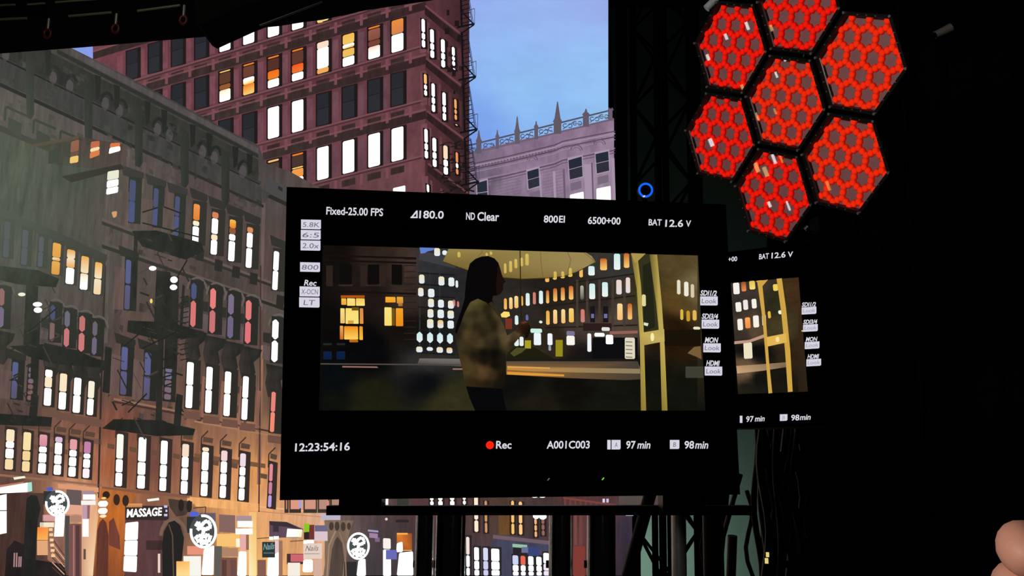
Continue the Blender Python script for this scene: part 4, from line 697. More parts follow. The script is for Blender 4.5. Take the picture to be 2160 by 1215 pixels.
f('pictured_sky', [(885, 522), (919, 523), (913, 528), (902, 530), (896, 534), (887, 535)], (96, 128, 204))
f('roof_edge', [(884, 536), (900, 531), (935, 540), (960, 560), (960, 566), (884, 548)], (62, 62, 66), 3)
for y in range(556, 750, 24): fr('floor_band', 882, y + 18, 960, y + 21, (26, 26, 28), 3, 0.06)
for x in (898, 919, 940): fr('pier', x - 14, 552, x - 11, 745, (48, 48, 50), 3)
for x0, y0, x1, y1 in [(884, 579, 895, 598), (925, 583, 937, 602), (946, 585, 958, 604), (961, 591, 966, 607), (882, 607, 893, 625), (903, 609, 916, 627), (903, 630, 915, 648), (924, 632, 936, 649), (945, 634, 957, 651), (902, 652, 914, 670), (923, 653, 936, 671), (944, 655, 957, 672), (901, 673, 914, 692), (923, 675, 935, 692), (944, 676, 957, 693), (878, 731, 891, 743), (900, 732, 913, 740), (921, 732, 934, 744), (942, 733, 954, 745), (916, 523, 928, 540), (933, 528, 943, 538), (945, 531, 954, 538)]:
    c = (232, 240, 236) if (x0 + y0) % 5 < 3 else (240, 228, 190)
    fw(x0, y0, x1, y1, c if not (x0 in (923, 942) and y0 in (675, 733)) else (240, 196, 120), (224, 234, 240), 2.6)
for x0, y0 in [(879, 700), (901, 701), (922, 702), (943, 703)]: fw(x0, y0, x0 + 12, y0 + 22, (206, 234, 240), (226, 240, 240), 5)
WA = [(1063, 629, 1069, 653, 0), (1074, 627, 1081, 652, 1), (1085, 624, 1093, 650, 1), (1099, 624, 1103, 645, 0), (1109, 618, 1117, 645, 2), (1124, 616, 1130, 642, 3), (1137, 613, 1145, 641, 2), (1152, 612, 1158, 640, 4), (1167, 608, 1175, 636, 4), (1183, 606, 1191, 634, 4), (1200, 603, 1209, 632, 4), (1224, 602, 1231, 632, 5), (1243, 598, 1255, 631, 2), (1270, 595, 1282, 626, 2), (1300, 590, 1311, 621, 6), (1320, 585, 1329, 618, 6),
      (1152, 655, 1159, 685, 0), (1167, 653, 1175, 683, 1), (1184, 652, 1192, 682, 1), (1200, 650, 1210, 680, 7), (1225, 652, 1233, 680, 3), (1302, 640, 1313, 675, 1), (1324, 640, 1333, 674, 4), (1150, 580, 1158, 595, 0), (1166, 571, 1174, 590, 7), (1182, 571, 1191, 587, 7), (1198, 565, 1207, 584, 7), (1222, 556, 1229, 585, 0), (1241, 561, 1254, 581, 2), (1266, 545, 1280, 570, 4), (1295, 535, 1308, 569, 2), (1316, 534, 1327, 565, 4), (1086, 665, 1093, 685, 2), (1109, 663, 1114, 676, 8), (955, 632, 960, 646, 3), (964, 635, 968, 648, 3), (1137, 676, 1144, 682, 2), (1354, 621, 1363, 646, 7), (1374, 624, 1382, 648, 9)]
CW = [((240, 170, 70), (248, 190, 100)), ((250, 220, 150), (246, 190, 120)), ((206, 236, 236), (236, 244, 240)), ((214, 120, 110), (200, 130, 120)), ((200, 100, 40), (250, 200, 110)), ((180, 180, 170), (90, 86, 80)), ((240, 210, 200), (226, 220, 220)), ((246, 214, 120), (240, 190, 80)), ((96, 100, 160), (110, 110, 160)), ((110, 84, 60), (96, 76, 56))]
for x0, y0, x1, y1, k in WA: fw(x0, y0, x1, y1, CW[k][0], CW[k][1], 2.2)
for x0, x1 in [(1245, 1255), (1272, 1283)]: fr('dark_window', x0, 646, x1, 680, (24, 22, 26), 4); fr('window_glow', x0 + 2, 662, x1 - 2, 671, (110, 112, 160), 5)
for y0, x0, x1, s in [(645, 1150, 1340, -0.12), (594, 1210, 1340, -0.14), (690, 1150, 1345, -0.03)]: fr('belt', x0, y0, x1, y0 + 3, (32, 28, 24), 3, s)
for x in (1215, 1236, 1262, 1290, 1315): fr('pier', x, 590, x + 5, 690, (70, 58, 50), 3)
for x0, y0, x1, y1, c in [(1119, 693, 1143, 702, (200, 240, 230)), (1126, 702, 1141, 728, (236, 246, 250)), (1155, 703, 1165, 728, (240, 246, 250)), (1157, 728, 1162, 740, (150, 160, 170)), (1195, 698, 1212, 708, (120, 116, 150)), (1195, 708, 1212, 728, (248, 244, 236)), (1239, 703, 1247, 742, (240, 244, 244)), (1254, 702, 1275, 710, (250, 250, 244)), (1269, 690, 1286, 698, (226, 226, 220)), (1278, 706, 1293, 726, (248, 248, 244)), (1085, 714, 1094, 730, (226, 240, 236)), (1096, 710, 1104, 730, (232, 240, 236)), (1318, 712, 1339, 757, (222, 214, 190))]: fw(x0, y0, x1, y1, c, None, 2.0, 6)
for i in range(5): fr('sign_line', 1320, 720 + i * 8, 1334, 722 + i * 8, (120, 112, 96), 7, 0.05)
fr('awning', 1286, 699, 1345, 705, (150, 96, 88), 5, -0.03); fr('shop_board', 1230, 682, 1290, 698, (44, 30, 28), 4); fr('dark_shop', 1250, 712, 1345, 758, (14, 14, 16), 4); fr('yellow_box', 1172, 717, 1187, 752, (150, 138, 30), 5); fr('yellow_box', 1107, 718, 1120, 735, (170, 160, 40), 5)
f('hedge', [(1072, 752), (1078, 738), (1096, 728), (1130, 734), (1150, 746), (1170, 758), (1072, 758)], (30, 29, 14), 4); f('hedge', [(1076, 745), (1090, 733), (1112, 734), (1100, 744), (1084, 752)], (78, 76, 38), 5)
f('street_lamp_glow', [(1056, 663), (1063, 657), (1074, 658), (1076, 666), (1068, 670), (1058, 669)], (252, 220, 110), 6); fr('red_box', 1066, 672, 1080, 694, (120, 50, 36), 4)
f('street', [(1068, 762), (1345, 762), (1350, 776), (1352, 800), (1320, 802), (1190, 797), (1068, 790)], [(90, 76, 60), (70, 62, 54), (120, 106, 84), (70, 62, 50), (60, 52, 42), (110, 84, 54), (160, 110, 50)], 3); f('street_shine', [(1070, 772), (1130, 774), (1230, 776), (1350, 778), (1350, 788), (1230, 786), (1120, 783), (1070, 780)], [(180, 130, 70), (150, 116, 72), (150, 128, 90), (140, 124, 96), (146, 126, 96), (160, 128, 86), (180, 130, 70), (200, 140, 60)], 4); f('street_shine', [(1070, 784), (1130, 787), (1190, 790), (1190, 794), (1120, 792), (1070, 790)], (224, 152, 60), 5); f('street_shine', [(1070, 772), (1160, 775), (1160, 778), (1070, 776)], (220, 160, 80), 5)
f('kerb', [(885, 756), (973, 757), (973, 773), (880, 770)], [(110, 106, 104), (120, 112, 104), (84, 80, 76), (60, 58, 56)], 3); f('street_line', [(676, 766), (970, 768), (974, 771), (676, 769)], (76, 68, 64), 4); f('street_shine', [(722, 772), (795, 773), (798, 776), (722, 775)], (150, 110, 98), 5); fr('street_shine', 955, 777, 975, 780, (150, 116, 104), 5)
fr('kerb', 1068, 757, 1345, 761, (28, 24, 22), 5)
# glass shelter frame on the right of the shot
YF = (168, 146, 70)
f('shelter_panel', [(1345, 536), (1376, 537), (1392, 700), (1352, 704)], (52, 50, 28), 6); f('shelter_window', [(1356, 560), (1374, 552), (1382, 690), (1358, 700)], (34, 36, 22), 7); fw(1354, 621, 1362, 646, (226, 214, 150), None, 2, 8); f('shelter_light', [(1358, 680), (1368, 682), (1366, 688), (1358, 686)], (220, 230, 200), 8)
f('shelter_post', [(1331, 535), (1344, 535), (1352, 600), (1358, 700), (1363, 866), (1352, 866), (1350, 720), (1343, 610)], [(120, 106, 50), YF, YF, (190, 168, 84), (150, 130, 58), (140, 120, 54), (180, 160, 80), (150, 132, 64)], 8)
f('shelter_post', [(1370, 537), (1386, 537), (1396, 640), (1402, 730), (1408, 866), (1396, 866), (1392, 720), (1384, 640)], [(100, 88, 44), (172, 150, 76), (176, 154, 74), (196, 172, 90), (152, 130, 56), (138, 118, 52), (190, 168, 84), (150, 130, 62)], 8)
f('shelter_rail', [(1352, 702), (1401, 694), (1402, 720), (1354, 729)], [(196, 170, 88), (186, 166, 88), (196, 176, 100), (176, 150, 68)], 9); M1.ell('shelter_glint', 1376, 711, 4, 9, (250, 236, 170), pic1, 10, 12, hz=0); f('shelter_brace', [(1331, 534), (1362, 535), (1343, 553), (1338, 553)], (170, 150, 76), 9)
for x0, y0, x1, y1, c in [(1428, 590, 1435, 621, (226, 220, 196)), (1443, 594, 1452, 625, (236, 232, 214)), (1457, 599, 1464, 628, (214, 202, 170)), (1435, 652, 1441, 675, (220, 180, 70)), (1448, 655, 1455, 678, (200, 150, 40)), (1461, 654, 1469, 676, (224, 184, 90)), (1462, 689, 1477, 695, (230, 230, 190))]: fw(x0, y0, x1, y1, c, None, 2.4, 5)
f('street_tree', [(1450, 745), (1464, 732), (1478, 730), (1480, 758), (1468, 752)], (120, 92, 56), 4); fr('pavement', 1446, 773, 1484, 797, (62, 62, 50), 4); fr('dark_wall', 1402, 696, 1478, 730, (24, 18, 9), 4)
# umbrella
f('umbrella_canopy', [(934, 552), (946, 525), (1000, 526), (1100, 529), (1236, 533), (1248, 540), (1257, 553), (1238, 563), (1216, 573), (1190, 582), (1150, 586), (1100, 588), (1062, 585), (1030, 578), (986, 570), (955, 560)], [(123, 105, 56), (149, 130, 72), (154, 137, 80), (147, 128, 72), (158, 139, 86), (154, 135, 86), (132, 112, 66), (154, 135, 84), (156, 135, 82), (132, 114, 60), (130, 110, 58), (123, 103, 52), (116, 98, 48), (114, 96, 48), (123, 105, 54), (123, 103, 52)], 8)
M1.line('umbrella_hem', [(934, 552), (986, 570), (1030, 578), (1062, 586), (1100, 589), (1150, 587), (1190, 583), (1216, 574), (1257, 553)], 1.6, (58, 50, 24), pic1, 9)
for pts in [[(1015, 526), (1017, 532), (1008, 541)], [(1197, 532), (1204, 548), (1196, 581)], [(1232, 533), (1246, 544), (1256, 552)], [(1140, 531), (1142, 560), (1146, 586)]]: M1.line('umbrella_rib', pts, 1.2, (112, 96, 48), pic1, 9)
for x0, y0, x1, y1 in [(1063, 555, 1068, 577), (1074, 550, 1080, 574), (1085, 546, 1091, 566), (1098, 543, 1103, 562), (1108, 535, 1115, 560), (1168, 572, 1174, 587), (1184, 572, 1190, 584), (1200, 565, 1206, 581), (965, 531, 971, 543), (1024, 533, 1029, 540), (1033, 530, 1038, 538)]: fw(x0, y0, x1, y1, (214, 186, 96), (206, 176, 84), 2, 10)
M1.line('umbrella_shaft', [(1097, 528), (1098, 600), (1100, 676)], 2.0, (34, 28, 16), pic1, 10)
# the woman in the shot
fg = M1.sheet('pictured_person', [(961, 706), (967, 686), (976, 664), (986, 644), (1000, 631), (1014, 629), (1030, 638), (1048, 658), (1062, 684), (1070, 708), (1082, 700), (1092, 695), (1099, 701)],
  [(961, 707), (964, 728), (970, 760), (978, 790), (981, 815), (1030, 820), (1060, 820), (1066, 790), (1069, 750), (1082, 728), (1094, 714), (1099, 702)],
  [(1004, 634, (94, 84, 47)), (992, 646, (80, 70, 38)), (1012, 644, (75, 65, 35)), (1024, 650, (33, 27, 16)), (1036, 668, (28, 23, 15)), (1046, 664, (77, 65, 42)), (1058, 690, (80, 67, 43)), (1044, 690, (25, 21, 13)), (984, 664, (58, 50, 28)), (1000, 662, (47, 39, 23)), (1014, 672, (62, 52, 30)), (990, 682, (67, 57, 33)), (1004, 690, (38, 31, 20)), (1024, 688, (50, 42, 25)), (976, 690, (36, 31, 20)), (968, 706, (33, 28, 20)), (984, 704, (77, 63, 36)), (1000, 708, (62, 50, 30)), (1020, 704, (35, 28, 18)), (1034, 712, (58, 48, 30)), (1014, 722, (73, 60, 35)), (1030, 722, (43, 35, 21)), (1048, 722, (33, 26, 16)), (1064, 718, (87, 73, 48)), (1070, 712, (102, 87, 57)), (1082, 712, (62, 50, 30)), (1094, 702, (84, 70, 43)), (1080, 724, (33, 26, 16)), (970, 734, (58, 48, 30)), (984, 740, (50, 40, 23)), (978, 758, (70, 55, 31)), (986, 778, (77, 60, 35)), (1000, 750, (30, 24, 15)), (1020, 744, (13, 11, 8)), (1044, 744, (11, 10, 8)), (1020, 764, (16, 14, 10)), (1044, 770, (15, 12, 8)), (1006, 786, (63, 48, 28)), (1014, 782, (90, 67, 40)), (1026, 786, (84, 62, 38)), (1036, 792, (50, 38, 23)), (1060, 760, (28, 24, 16)), (1060, 800, (23, 20, 13)), (1000, 806, (43, 34, 18)), (1030, 810, (31, 25, 14)), (986, 808, (50, 40, 21)), (1050, 812, (20, 16, 10))], pic1, 11, 46, 40, PIC_FILM, 0, 11, 2.6)
f('trousers', [(983, 815), (1060, 820), (1062, 840), (1069, 866), (1002, 866), (990, 838)], (8, 8, 10), 12)
f('hair_and_face', [(1003, 546), (1016, 541), (1030, 540), (1043, 545), (1051, 554), (1055, 566), (1059, 580), (1062, 587), (1067, 594), (1062, 598), (1061, 604), (1062, 609), (1058, 616), (1055, 621), (1048, 623), (1040, 624), (1038, 632), (1048, 656), (1044, 656), (1026, 638), (1008, 630), (992, 637), (980, 660), (970, 688), (963, 704), (960, 700), (964, 680), (972, 658), (980, 630), (982, 602), (985, 577), (991, 556)], (9, 7, 7), 13)
f('face', [(1050, 560), (1055, 568), (1059, 580), (1062, 587), (1067, 594), (1062, 598), (1061, 604), (1062, 609), (1058, 616), (1055, 621), (1048, 623), (1046, 604), (1048, 584)], (26, 15, 11), 14)
f('hand', [(1088, 700), (1091, 687), (1098, 680), (1106, 676), (1113, 679), (1118, 688), (1118, 700), (1113, 712), (1108, 714), (1106, 706), (1098, 704)], [(60, 40, 24), (50, 30, 20), (56, 30, 22), (70, 40, 30), (40, 22, 16), (24, 14, 10), (20, 12, 8), (16, 10, 8), (14, 10, 8), (30, 18, 12), (60, 42, 24)], 13); f('hand_highlight', [(1098, 681), (1108, 677), (1113, 680), (1104, 683)], (96, 54, 42), 14)
f('jacket_collar', [(1030, 640), (1038, 636), (1056, 664), (1052, 668)], (54, 44, 28), 13)
# --- rear monitor, turned the other way
C2 = [(1541, 597), (1684, 585), (1704, 826), (1557, 832)]
pl2, c2, mon2 = monitor('smaller black monitor partly hidden behind the right edge of the large one', C2, 1.85, [(1200, 574), (1728, 506), (1758, 898), (1226, 912)])
M2s = Screen(pl2, 0.0004)
scr2 = obj('screen', [M2s.P(*p, -1) for p in [(1208, 580), (1722, 514), (1750, 890), (1234, 903)]], [(0, 1, 2, 3)], SCREEN_GLASS, mon2)
T(M2s, scr2, '+00', 1536, 542, 1555, 552, -0.08); T(M2s, scr2, 'BAT', 1601, 536, 1622, 547, -0.1); T(M2s, scr2, '12.6', 1627, 533, 1657, 545, -0.08); T(M2s, scr2, 'V', 1662, 531, 1673, 542, -0.06)
for b, x, y in [('SDI1/2', 1691, 638), ('SDI3/4', 1694, 674.5), ('MON', 1697.5, 711), ('HDMI', 1701, 747.5)]:
    T(M2s, scr2, b, x + (2 if len(b) < 5 else 0), y, x + (30 if len(b) > 4 else 27), y + 9, -0.03, TXT, 0.25, 0.03); key(M2s, scr2, x, y + 10.5, x + 31, y + 25.5, 'Look', -0.05, (150, 146, 156))
M2s.rect('screen_symbol', 1560.5, 877, 1566, 892, KEY, scr2, 3); T(M2s, scr2, '97', 1574, 878, 1590, 890, -0.04); T(M2s, scr2, 'min', 1592, 878, 1613, 889, -0.04, TXT, 0.2); key(M2s, scr2, 1645, 874, 1661, 888, 'B', -0.03, (150, 146, 156)); T(M2s, scr2, '98', 1669, 875, 1686, 887, -0.04); T(M2s, scr2, 'min', 1687, 875, 1710, 886, -0.04, TXT, 0.2)
pic2 = M2s.sheet('film_picture', [(1541, 597), (1684, 585)], [(1541, 832), (1684, 827)],
  [(1550, 630, (56, 48, 42)), (1590, 620, (60, 50, 44)), (1570, 710, (60, 50, 42)), (1590, 700, (84, 66, 48)), (1570, 735, (16, 15, 15)), (1600, 740, (14, 14, 14)), (1570, 780, (110, 88, 64)), (1580, 820, (30, 28, 20)), (1600, 800, (18, 17, 14)), (1635, 640, (44, 42, 26)), (1640, 800, (24, 22, 14)), (1675, 620, (66, 46, 26)), (1675, 750, (46, 34, 22)), (1635, 690, (66, 58, 34))], scr2, 2, 24, 24, PIC_FILM, 0, 12, 3.0)
M2s.poly('film_edge', [(1684, 585), (1684.5, 585), (1704, 826), (1684, 827)], [(64, 44, 26), (64, 44, 26), (44, 34, 22), (40, 30, 20)], pic2, 3)
M2s.poly('film_cover', [(1540, 597), (1541.5, 597), (1557, 832), (1540, 834)], (3, 3, 4), pic2, 3)
def gw(x0, y0, x1, y1, c, c2=None, l=5): return M2s.win(pic2, l, [(x0, y0), (x1, y0 - 1), (x1 + 1.5, y1 - 1), (x0 + 1.5, y1)], [(0, 1, c, c2 or c)], 2, 'window', 0)
WW = (246, 240, 230)
for a in [(1546, 597, 1559, 621, WW), (1563, 595, 1573, 615, (150, 80, 40), (236, 140, 80)), (1580, 593, 1592, 611, (230, 190, 90), (250, 220, 120)), (1551, 638, 1563, 658, WW), (1567, 633, 1577, 654, (240, 230, 226)), (1585, 631, 1595, 651, WW), (1603, 629, 1610, 647, WW), (1555, 673, 1566, 697, WW), (1571, 670, 1582, 693, (250, 170, 90), (240, 140, 70)), (1588, 666, 1600, 691, WW), (1607, 664, 1615, 688, WW), (1568, 723, 1586, 757, (236, 226, 196)), (1619, 657, 1625, 672, (230, 180, 70)), (1641, 655, 1652, 663, (250, 246, 220)), (1630, 600, 1640, 614, (240, 210, 90)), (1690, 697, 1693, 700, (250, 226, 140))]: gw(*a)
M2s.poly('awning', [(1549, 720), (1580, 717), (1612, 705), (1612, 712), (1580, 723), (1549, 726)], (190, 150, 130), pic2, 6); M2s.poly('street_shine', [(1553, 772), (1610, 768), (1660, 764), (1660, 774), (1610, 782), (1555, 788)], [(190, 150, 110), (150, 122, 92), (130, 108, 80), (120, 100, 74), (150, 124, 96), (200, 164, 124)], pic2, 4)
YG = (206, 164, 70)
M2s.poly('shelter_post', [(1597, 592), (1607, 591), (1616, 680), (1622, 760), (1629, 829), (1621, 830), (1614, 740), (1608, 670)], YG, pic2, 7); M2s.poly('shelter_post', [(1638, 588), (1649, 587), (1658, 650), (1667, 740), (1672, 826), (1662, 827), (1656, 740), (1648, 660)], YG, pic2, 7); M2s.poly('shelter_rail', [(1617, 711), (1658, 703), (1660, 722), (1619, 731)], (226, 180, 84), pic2, 8); M2s.ell('shelter_glint', 1640, 716, 4, 6, (252, 226, 150), pic2, 9, 12, hz=0); M2s.poly('shelter_brace', [(1594, 593), (1620, 590), (1608, 604)], YG, pic2, 8)
# ------------------------------------------------------------------ stand that carries both monitors
X3, Y3, Z3 = Vector((1, 0, 0)), Vector((0, 1, 0)), Vector((0, 0, 1))
SD = 1.52
def down(p, z=0.0): return Vector((p.x, p.y, z))
stand = thing('monitor_stand', 'black tubular stand with a cross rail under the large monitor', 'stand', down(at(1080, 1076, SD)))
a, b = at(692, 1076, SD), at(1580, 1076, SD)
def railbox(a, b, h, t, name, par, mat):
    ax = (b - a).normalized(); zz = Vector((0, 0, 1)); yy = zz.cross(ax).normalized(); zz = ax.cross(yy)
    return MB().box((a + b) / 2, (b - a).length, t, h, (ax, yy, zz)).build(name, mat, par)
railbox(a, b, 0.0142, 0.03, 'cross_rail', stand, BLACK_METAL)
for x0, x1 in [(722, 808), (1394, 1479)]:
    p = at((x0 + x1) / 2, 1058, SD - 0.04); w = (x1 - x0) * SD / F
    MB().box(p, w, 0.05, 0.032).build('mount_plate', BLACK_METAL, stand)
    MB().box(at((x0 + x1) / 2, 960, SD - 0.03), w * 0.7, 0.03, 0.16).build('mount_arm', BLACK_METAL, stand)
for x, w, in [(897, 38), (952, 62), (1183, 50), (1268, 60)]:
    p = at(x, 1080, SD + 0.05); r = w / 2 * (SD + 0.05) / F
    MB().tube([p, down(p, 0.03)], r, 20).build('pole', TUBE_METAL, stand, True)
    MB().tube([down(p, 0.03) + Vector((0, 0, -0.03)), down(p, 0.05)], r * 1.6, 16).build('base_collar', BLACK_METAL, stand)
    q = at(x - w / 2 - 1, 1190, SD + 0.05)
    MB().tube([q - X3 * 0.004, q + X3 * 0.012], 0.006, 8).build('clamp_knob', BLACK_METAL, stand)
for y in (-0.16, 0.16):
    MB().box((stand.location.x, stand.location.y + y, 0.025), 0.7, 0.06, 0.05).build('foot_bar', BLACK_METAL, stand)
railbox(Vector((stand.location.x, stand.location.y - 0.2, 0.03)), Vector((stand.location.x, stand.location.y + 0.2, 0.03)), 0.05, 0.06, 'foot_bar', stand, BLACK_METAL)
# the rear monitor's own upright
p2 = pl2.pix(1480, 905) - pl2.n * 0.085
st2 = thing('monitor_pole', 'black single pole holding up the smaller rear monitor', 'stand', down(p2))
MB().tube([p2 + Z3 * 0.05, down(p2, 0.02)], 0.02, 14).build('pole', BLACK_METAL, st2, True); MB().tube([down(p2, 0), down(p2, 0.03)], [0.13, 0.11], 20).build('base_disc', BLACK_METAL, st2)
MB().box(p2 + Z3 * 0.04 + pl2.n * 0.017, 0.05, 0.03, 0.03).build('head_bracket', BLACK_METAL, st2)
# pale board on a thin post beyond the stand, showing in the gap under the monitor
CASE = pbr('grey_board', (196, 182, 174), 0.8, 0, 0.12, 25); BD_ = 5.8; pp = at(1347, 1040, BD_); pw_ = 86 * BD_ / F; zb = at(1347, 1072, BD_).z; pq = at(1383, 1060, BD_)
case = thing('notice_board', 'pale grey board showing between monitor bottom and cross rail', 'board', down(pq))
MB().box(Vector((pp.x, pp.y, (pp.z + zb) / 2)), pw_, 0.025, pp.z - zb).build('panel', CASE, case)
MB().tube([Vector((pq.x, pq.y + 0.035, pp.z - 0.01)), Vector((pq.x, pq.y + 0.035, 0.02))], 0.02, 10).build('post', MATTE_BLACK, case, True); MB().tube([Vector((pq.x, pq.y + 0.035, 0)), Vector((pq.x, pq.y + 0.035, 0.03))], 0.16, 16).build('base_disc', MATTE_BLACK, case)
lamp('board_fill', 'SPOT', at(1340, 800, 5.0), 9, (1.0, 0.9, 0.85), 0.02, at(1347, 1056, BD_), 24)  # hidden spot added to brighten the pale board

# ------------------------------------------------------------------ truss towers, drapes, cables
def truss(root, base, width, z0, z1, bay, rc, mat, yaw=0.4):
    c, s = math.cos(yaw), math.sin(yaw)
    cor = [Vector((base.x + (i * c - j * s) * width / 2, base.y + (i * s + j * c) * width / 2, 0)) for i, j in ((-1, -1), (1, -1), (1, 1), (-1, 1))]
    for q in cor: MB().tube([q + Z3 * z0, q + Z3 * z1], rc, 10).build('chord', mat, root, True)
    n = int((z1 - z0) / bay)
    for k in range(4):
        p, q = cor[k], cor[(k + 1) % 4]
        for i in range(n):
            u, v = (p, q) if (i + k) % 2 else (q, p)
            MB().tube([u + Z3 * (z0 + i * bay), v + Z3 * (z0 + (i + 1) * bay)], rc * 0.45, 6).build('brace', mat, root)
    MB().box(base + Z3 * (z0 / 2), width * 1.5, width * 1.5, z0).build('base_plate', mat, root)
tp = at(1400, 608, 9.6)
tower = thing('truss_tower', 'black box truss tower standing at the right end of the LED wall', 'truss', down(tp)); truss(tower, down(tp), 0.40, 0.04, 7.2, 0.42, 0.036, MATTE_BLACK, 0.5)
pg = at(1432, 1150, 6.5)
gp = thing('light_pole', 'grey upright pole catching light beside the truss, below the monitors', 'pole', down(pg))
top = at(1420, 1000, 6.5); MB().tube([Vector((pg.x, pg.y, top.z)), down(pg, 0.02)], 0.05, 16).build('tube', pbr('pole_grey', (214, 212, 206), 0.35, 0.7, 0.1, 30), gp, True); MB().tube([down(pg, 0), down(pg, 0.03)], 0.22, 16).build('base_disc', BLACK_METAL, gp)
for x0, y0, x1, y1, d, r, lab in [(1530, 1000, 1505, 1280, 5.0, 0.030, 'black leaning support leg left of the cable bundle, the thicker one'), (1562, 1000, 1470, 1330, 4.6, 0.012, 'thin grey leaning rod crossing in front of the green-lit wall'), (1372, 1040, 1292, 1330, 5.2, 0.035, 'black diagonal brace leg nearest the LED wall corner'), (1545, 1130, 1538, 1330, 4.4, 0.022, 'short grey upright tube with a bright tip by the cables')]:
    m_ = pbr('rod_grey', (110, 106, 102), 0.45, 0.6) if 'grey' in lab else BLACK_METAL
    A, B = at(x0, y0, d), at(x1, y1, d); t = B.z / (A.z - B.z); E = B + (B - A) * t if t > 0 else B
    tag(MB().tube([A, E], r, 10).build('support_rod', m_, None, True), lab, 'rod')
PT = pl2.pix
cabroot = [('tall black cable bundle hanging below the rear monitor', 'cable bundle')]
cb = thing('cable_bundle', 'tangle of black cables hanging on a rack below the rear monitor', 'cables', down(at(1640, 1150, 3.2)))
CABM = [BLACK_PLASTIC, pbr('cable_dark', (18, 20, 24), 0.4, 0, 0.2, 30), pbr('cable_blue', (20, 30, 48), 0.45, 0, 0.2, 30)]
for i in range(20):
    x = 1600 + i * 5.8 + random.uniform(-8, 8); d = 3.2 + random.uniform(-0.12, 0.12)
    pts = []; ph = random.uniform(0, 6); am = random.uniform(3, 12)
    for k in range(12):
        y = 905 + k * 36; pts.append(at(x + am * math.sin(ph + k * 0.8) + (y - 905) * 0.03, y, d + 0.02 * math.sin(ph * 2 + k)))
    pts[-1].z = max(pts[-1].z, 0.05)
    MB().tube(pts, random.uniform(0.006, 0.012), 6).build('cable', CABM[i % 3], cb, True)
for x in (1612, 1700):
    p = at(x, 1000, 3.3); MB().tube([at(x, 880, 3.3), down(p, 0.0)], 0.022, 10).build('rack_post', MATTE_BLACK, cb, True)
for y in (960, 1080, 1190): MB().tube([at(1612, y, 3.3), at(1702, y, 3.3)], 0.012, 8).build('rack_bar', MATTE_BLACK, cb, True)
for x0, x1, lab in [(1478, 1500, 'loose black cable looping down left of the pole stand'), (1575, 1590, 'loose black cable hanging right of the leaning leg')]:
    pts = [at(x0 + (x1 - x0) * k / 9 + 9 * math.sin(k * 1.1), 1035 + k * 30, 5.6) for k in range(10)]
    E = pts[-1]; pts.append(Vector((E.x, E.y, 0.01))); tag(MB().tube(pts, 0.012, 6).build('hanging_cable', BLACK_PLASTIC, None, True), lab, 'cable')
ind = MB().box(at(1619, 1170, 3.02), 0.008, 0.008, 0.014).box(at(1617, 1183, 3.02), 0.009, 0.008, 0.016)
io = obj('status_lamp', ind.v, ind.f, PIC, cb, [lin((226, 206, 120))] * len(ind.v))
# drapes
def drape(name, x0, x1, d, zt, lab, folds, amp):
    A, B = at(x0, 600, d), at(x1, 600, d); v = []; f_ = []; n = folds * 8
    for i in range(n + 1):
        t = i / n; p = A.lerp(B, t); o = amp * math.sin(t * folds * 2 * math.pi) + amp * 0.4 * math.sin(t * folds * 5.1)
        for th in (0, 0.015):
            v += [Vector((p.x, p.y + o + th, 0.02)), Vector((p.x, p.y + o + th, zt))]
    for i in range(n):
        k = i * 4; f_ += [(k, k + 4, k + 5, k + 1), (k + 2, k + 3, k + 7, k + 6), (k + 1, k + 5, k + 7, k + 3), (k, k + 2, k + 6, k + 4)]
    f_ += [(0, 1, 3, 2), (n * 4, n * 4 + 2, n * 4 + 3, n * 4 + 1)]
    return tag(obj(name, v, f_, DRAPE, None, None, True), lab, 'curtain')
drape('stage_curtain', 1622, 1960, 6.0, 6.6, 'black stage curtain hanging behind the hexagon light', 7, 0.05)
drape('stage_curtain', 1930, 2420, 4.6, 5.6, 'black stage curtain at the right edge, its fold just catching light', 6, 0.06)
drape('stage_curtain', 1462, 1486, 10.6, 6.9, 'narrow black drape strip on the wall right of the truss tower', 2, 0.04)
# side frame of the wall
sp = LP.pix(RE(500) + 14, 500); tag(MB().box((sp.x + 0.02, 9.5, 3.4), 0.10, 0.10, 6.8).build('wall_side_post', pbr('post_dark', (34, 37, 37), 0.8, 0, 0.2, 10), None), 'dark grey post along the right edge of the LED wall', 'post')
# blue ring device
rp = at(1362, 401, 8.9); rg = thing('ring_lamp', 'small round device with a glowing blue ring on the truss', 'lamp', rp)
def torus(c, R_, r, X, Y, n=32, m_=8):
    N = X.cross(Y); v = []; f_ = []
    for i in range(n):
        a_ = 2 * math.pi * i / n; dr = X * math.cos(a_) + Y * math.sin(a_)
        for k in range(m_):
            b_ = 2 * math.pi * k / m_; v.append(c + dr * (R_ + r * math.cos(b_)) + N * (r * math.sin(b_)))
    for i in range(n):
        for k in range(m_): f_.append((i * m_ + k, ((i + 1) % n) * m_ + k, ((i + 1) % n) * m_ + (k + 1) % m_, i * m_ + (k + 1) % m_))
    return v, f_
v, f_ = torus(rp, 0.058, 0.0095, rt, up); obj('glowing_ring', v, f_, PIC, rg, [lin((22, 104, 255))] * len(v), True)
MB().tube([rp + fwd * 0.005, rp + fwd * 0.12], 0.066, 24).build('body', BLACK_PLASTIC, rg, True); MB().tube([rp + fwd * 0.1, tp + Vector((-0.2, -0.2, 0)) + Z3 * (rp.z - tp.z + 0.1)], 0.02, 8).build('hook', BLACK_METAL, rg)
q = at(1356, 415, 8.85); obj('indicator_light', *((lambda b_: (b_.v, b_.f))(MB().tube([q, q + rt * 0.02 + up * 0.008], 0.007, 8))), PIC, rg, [lin((190, 210, 240))] * 32)

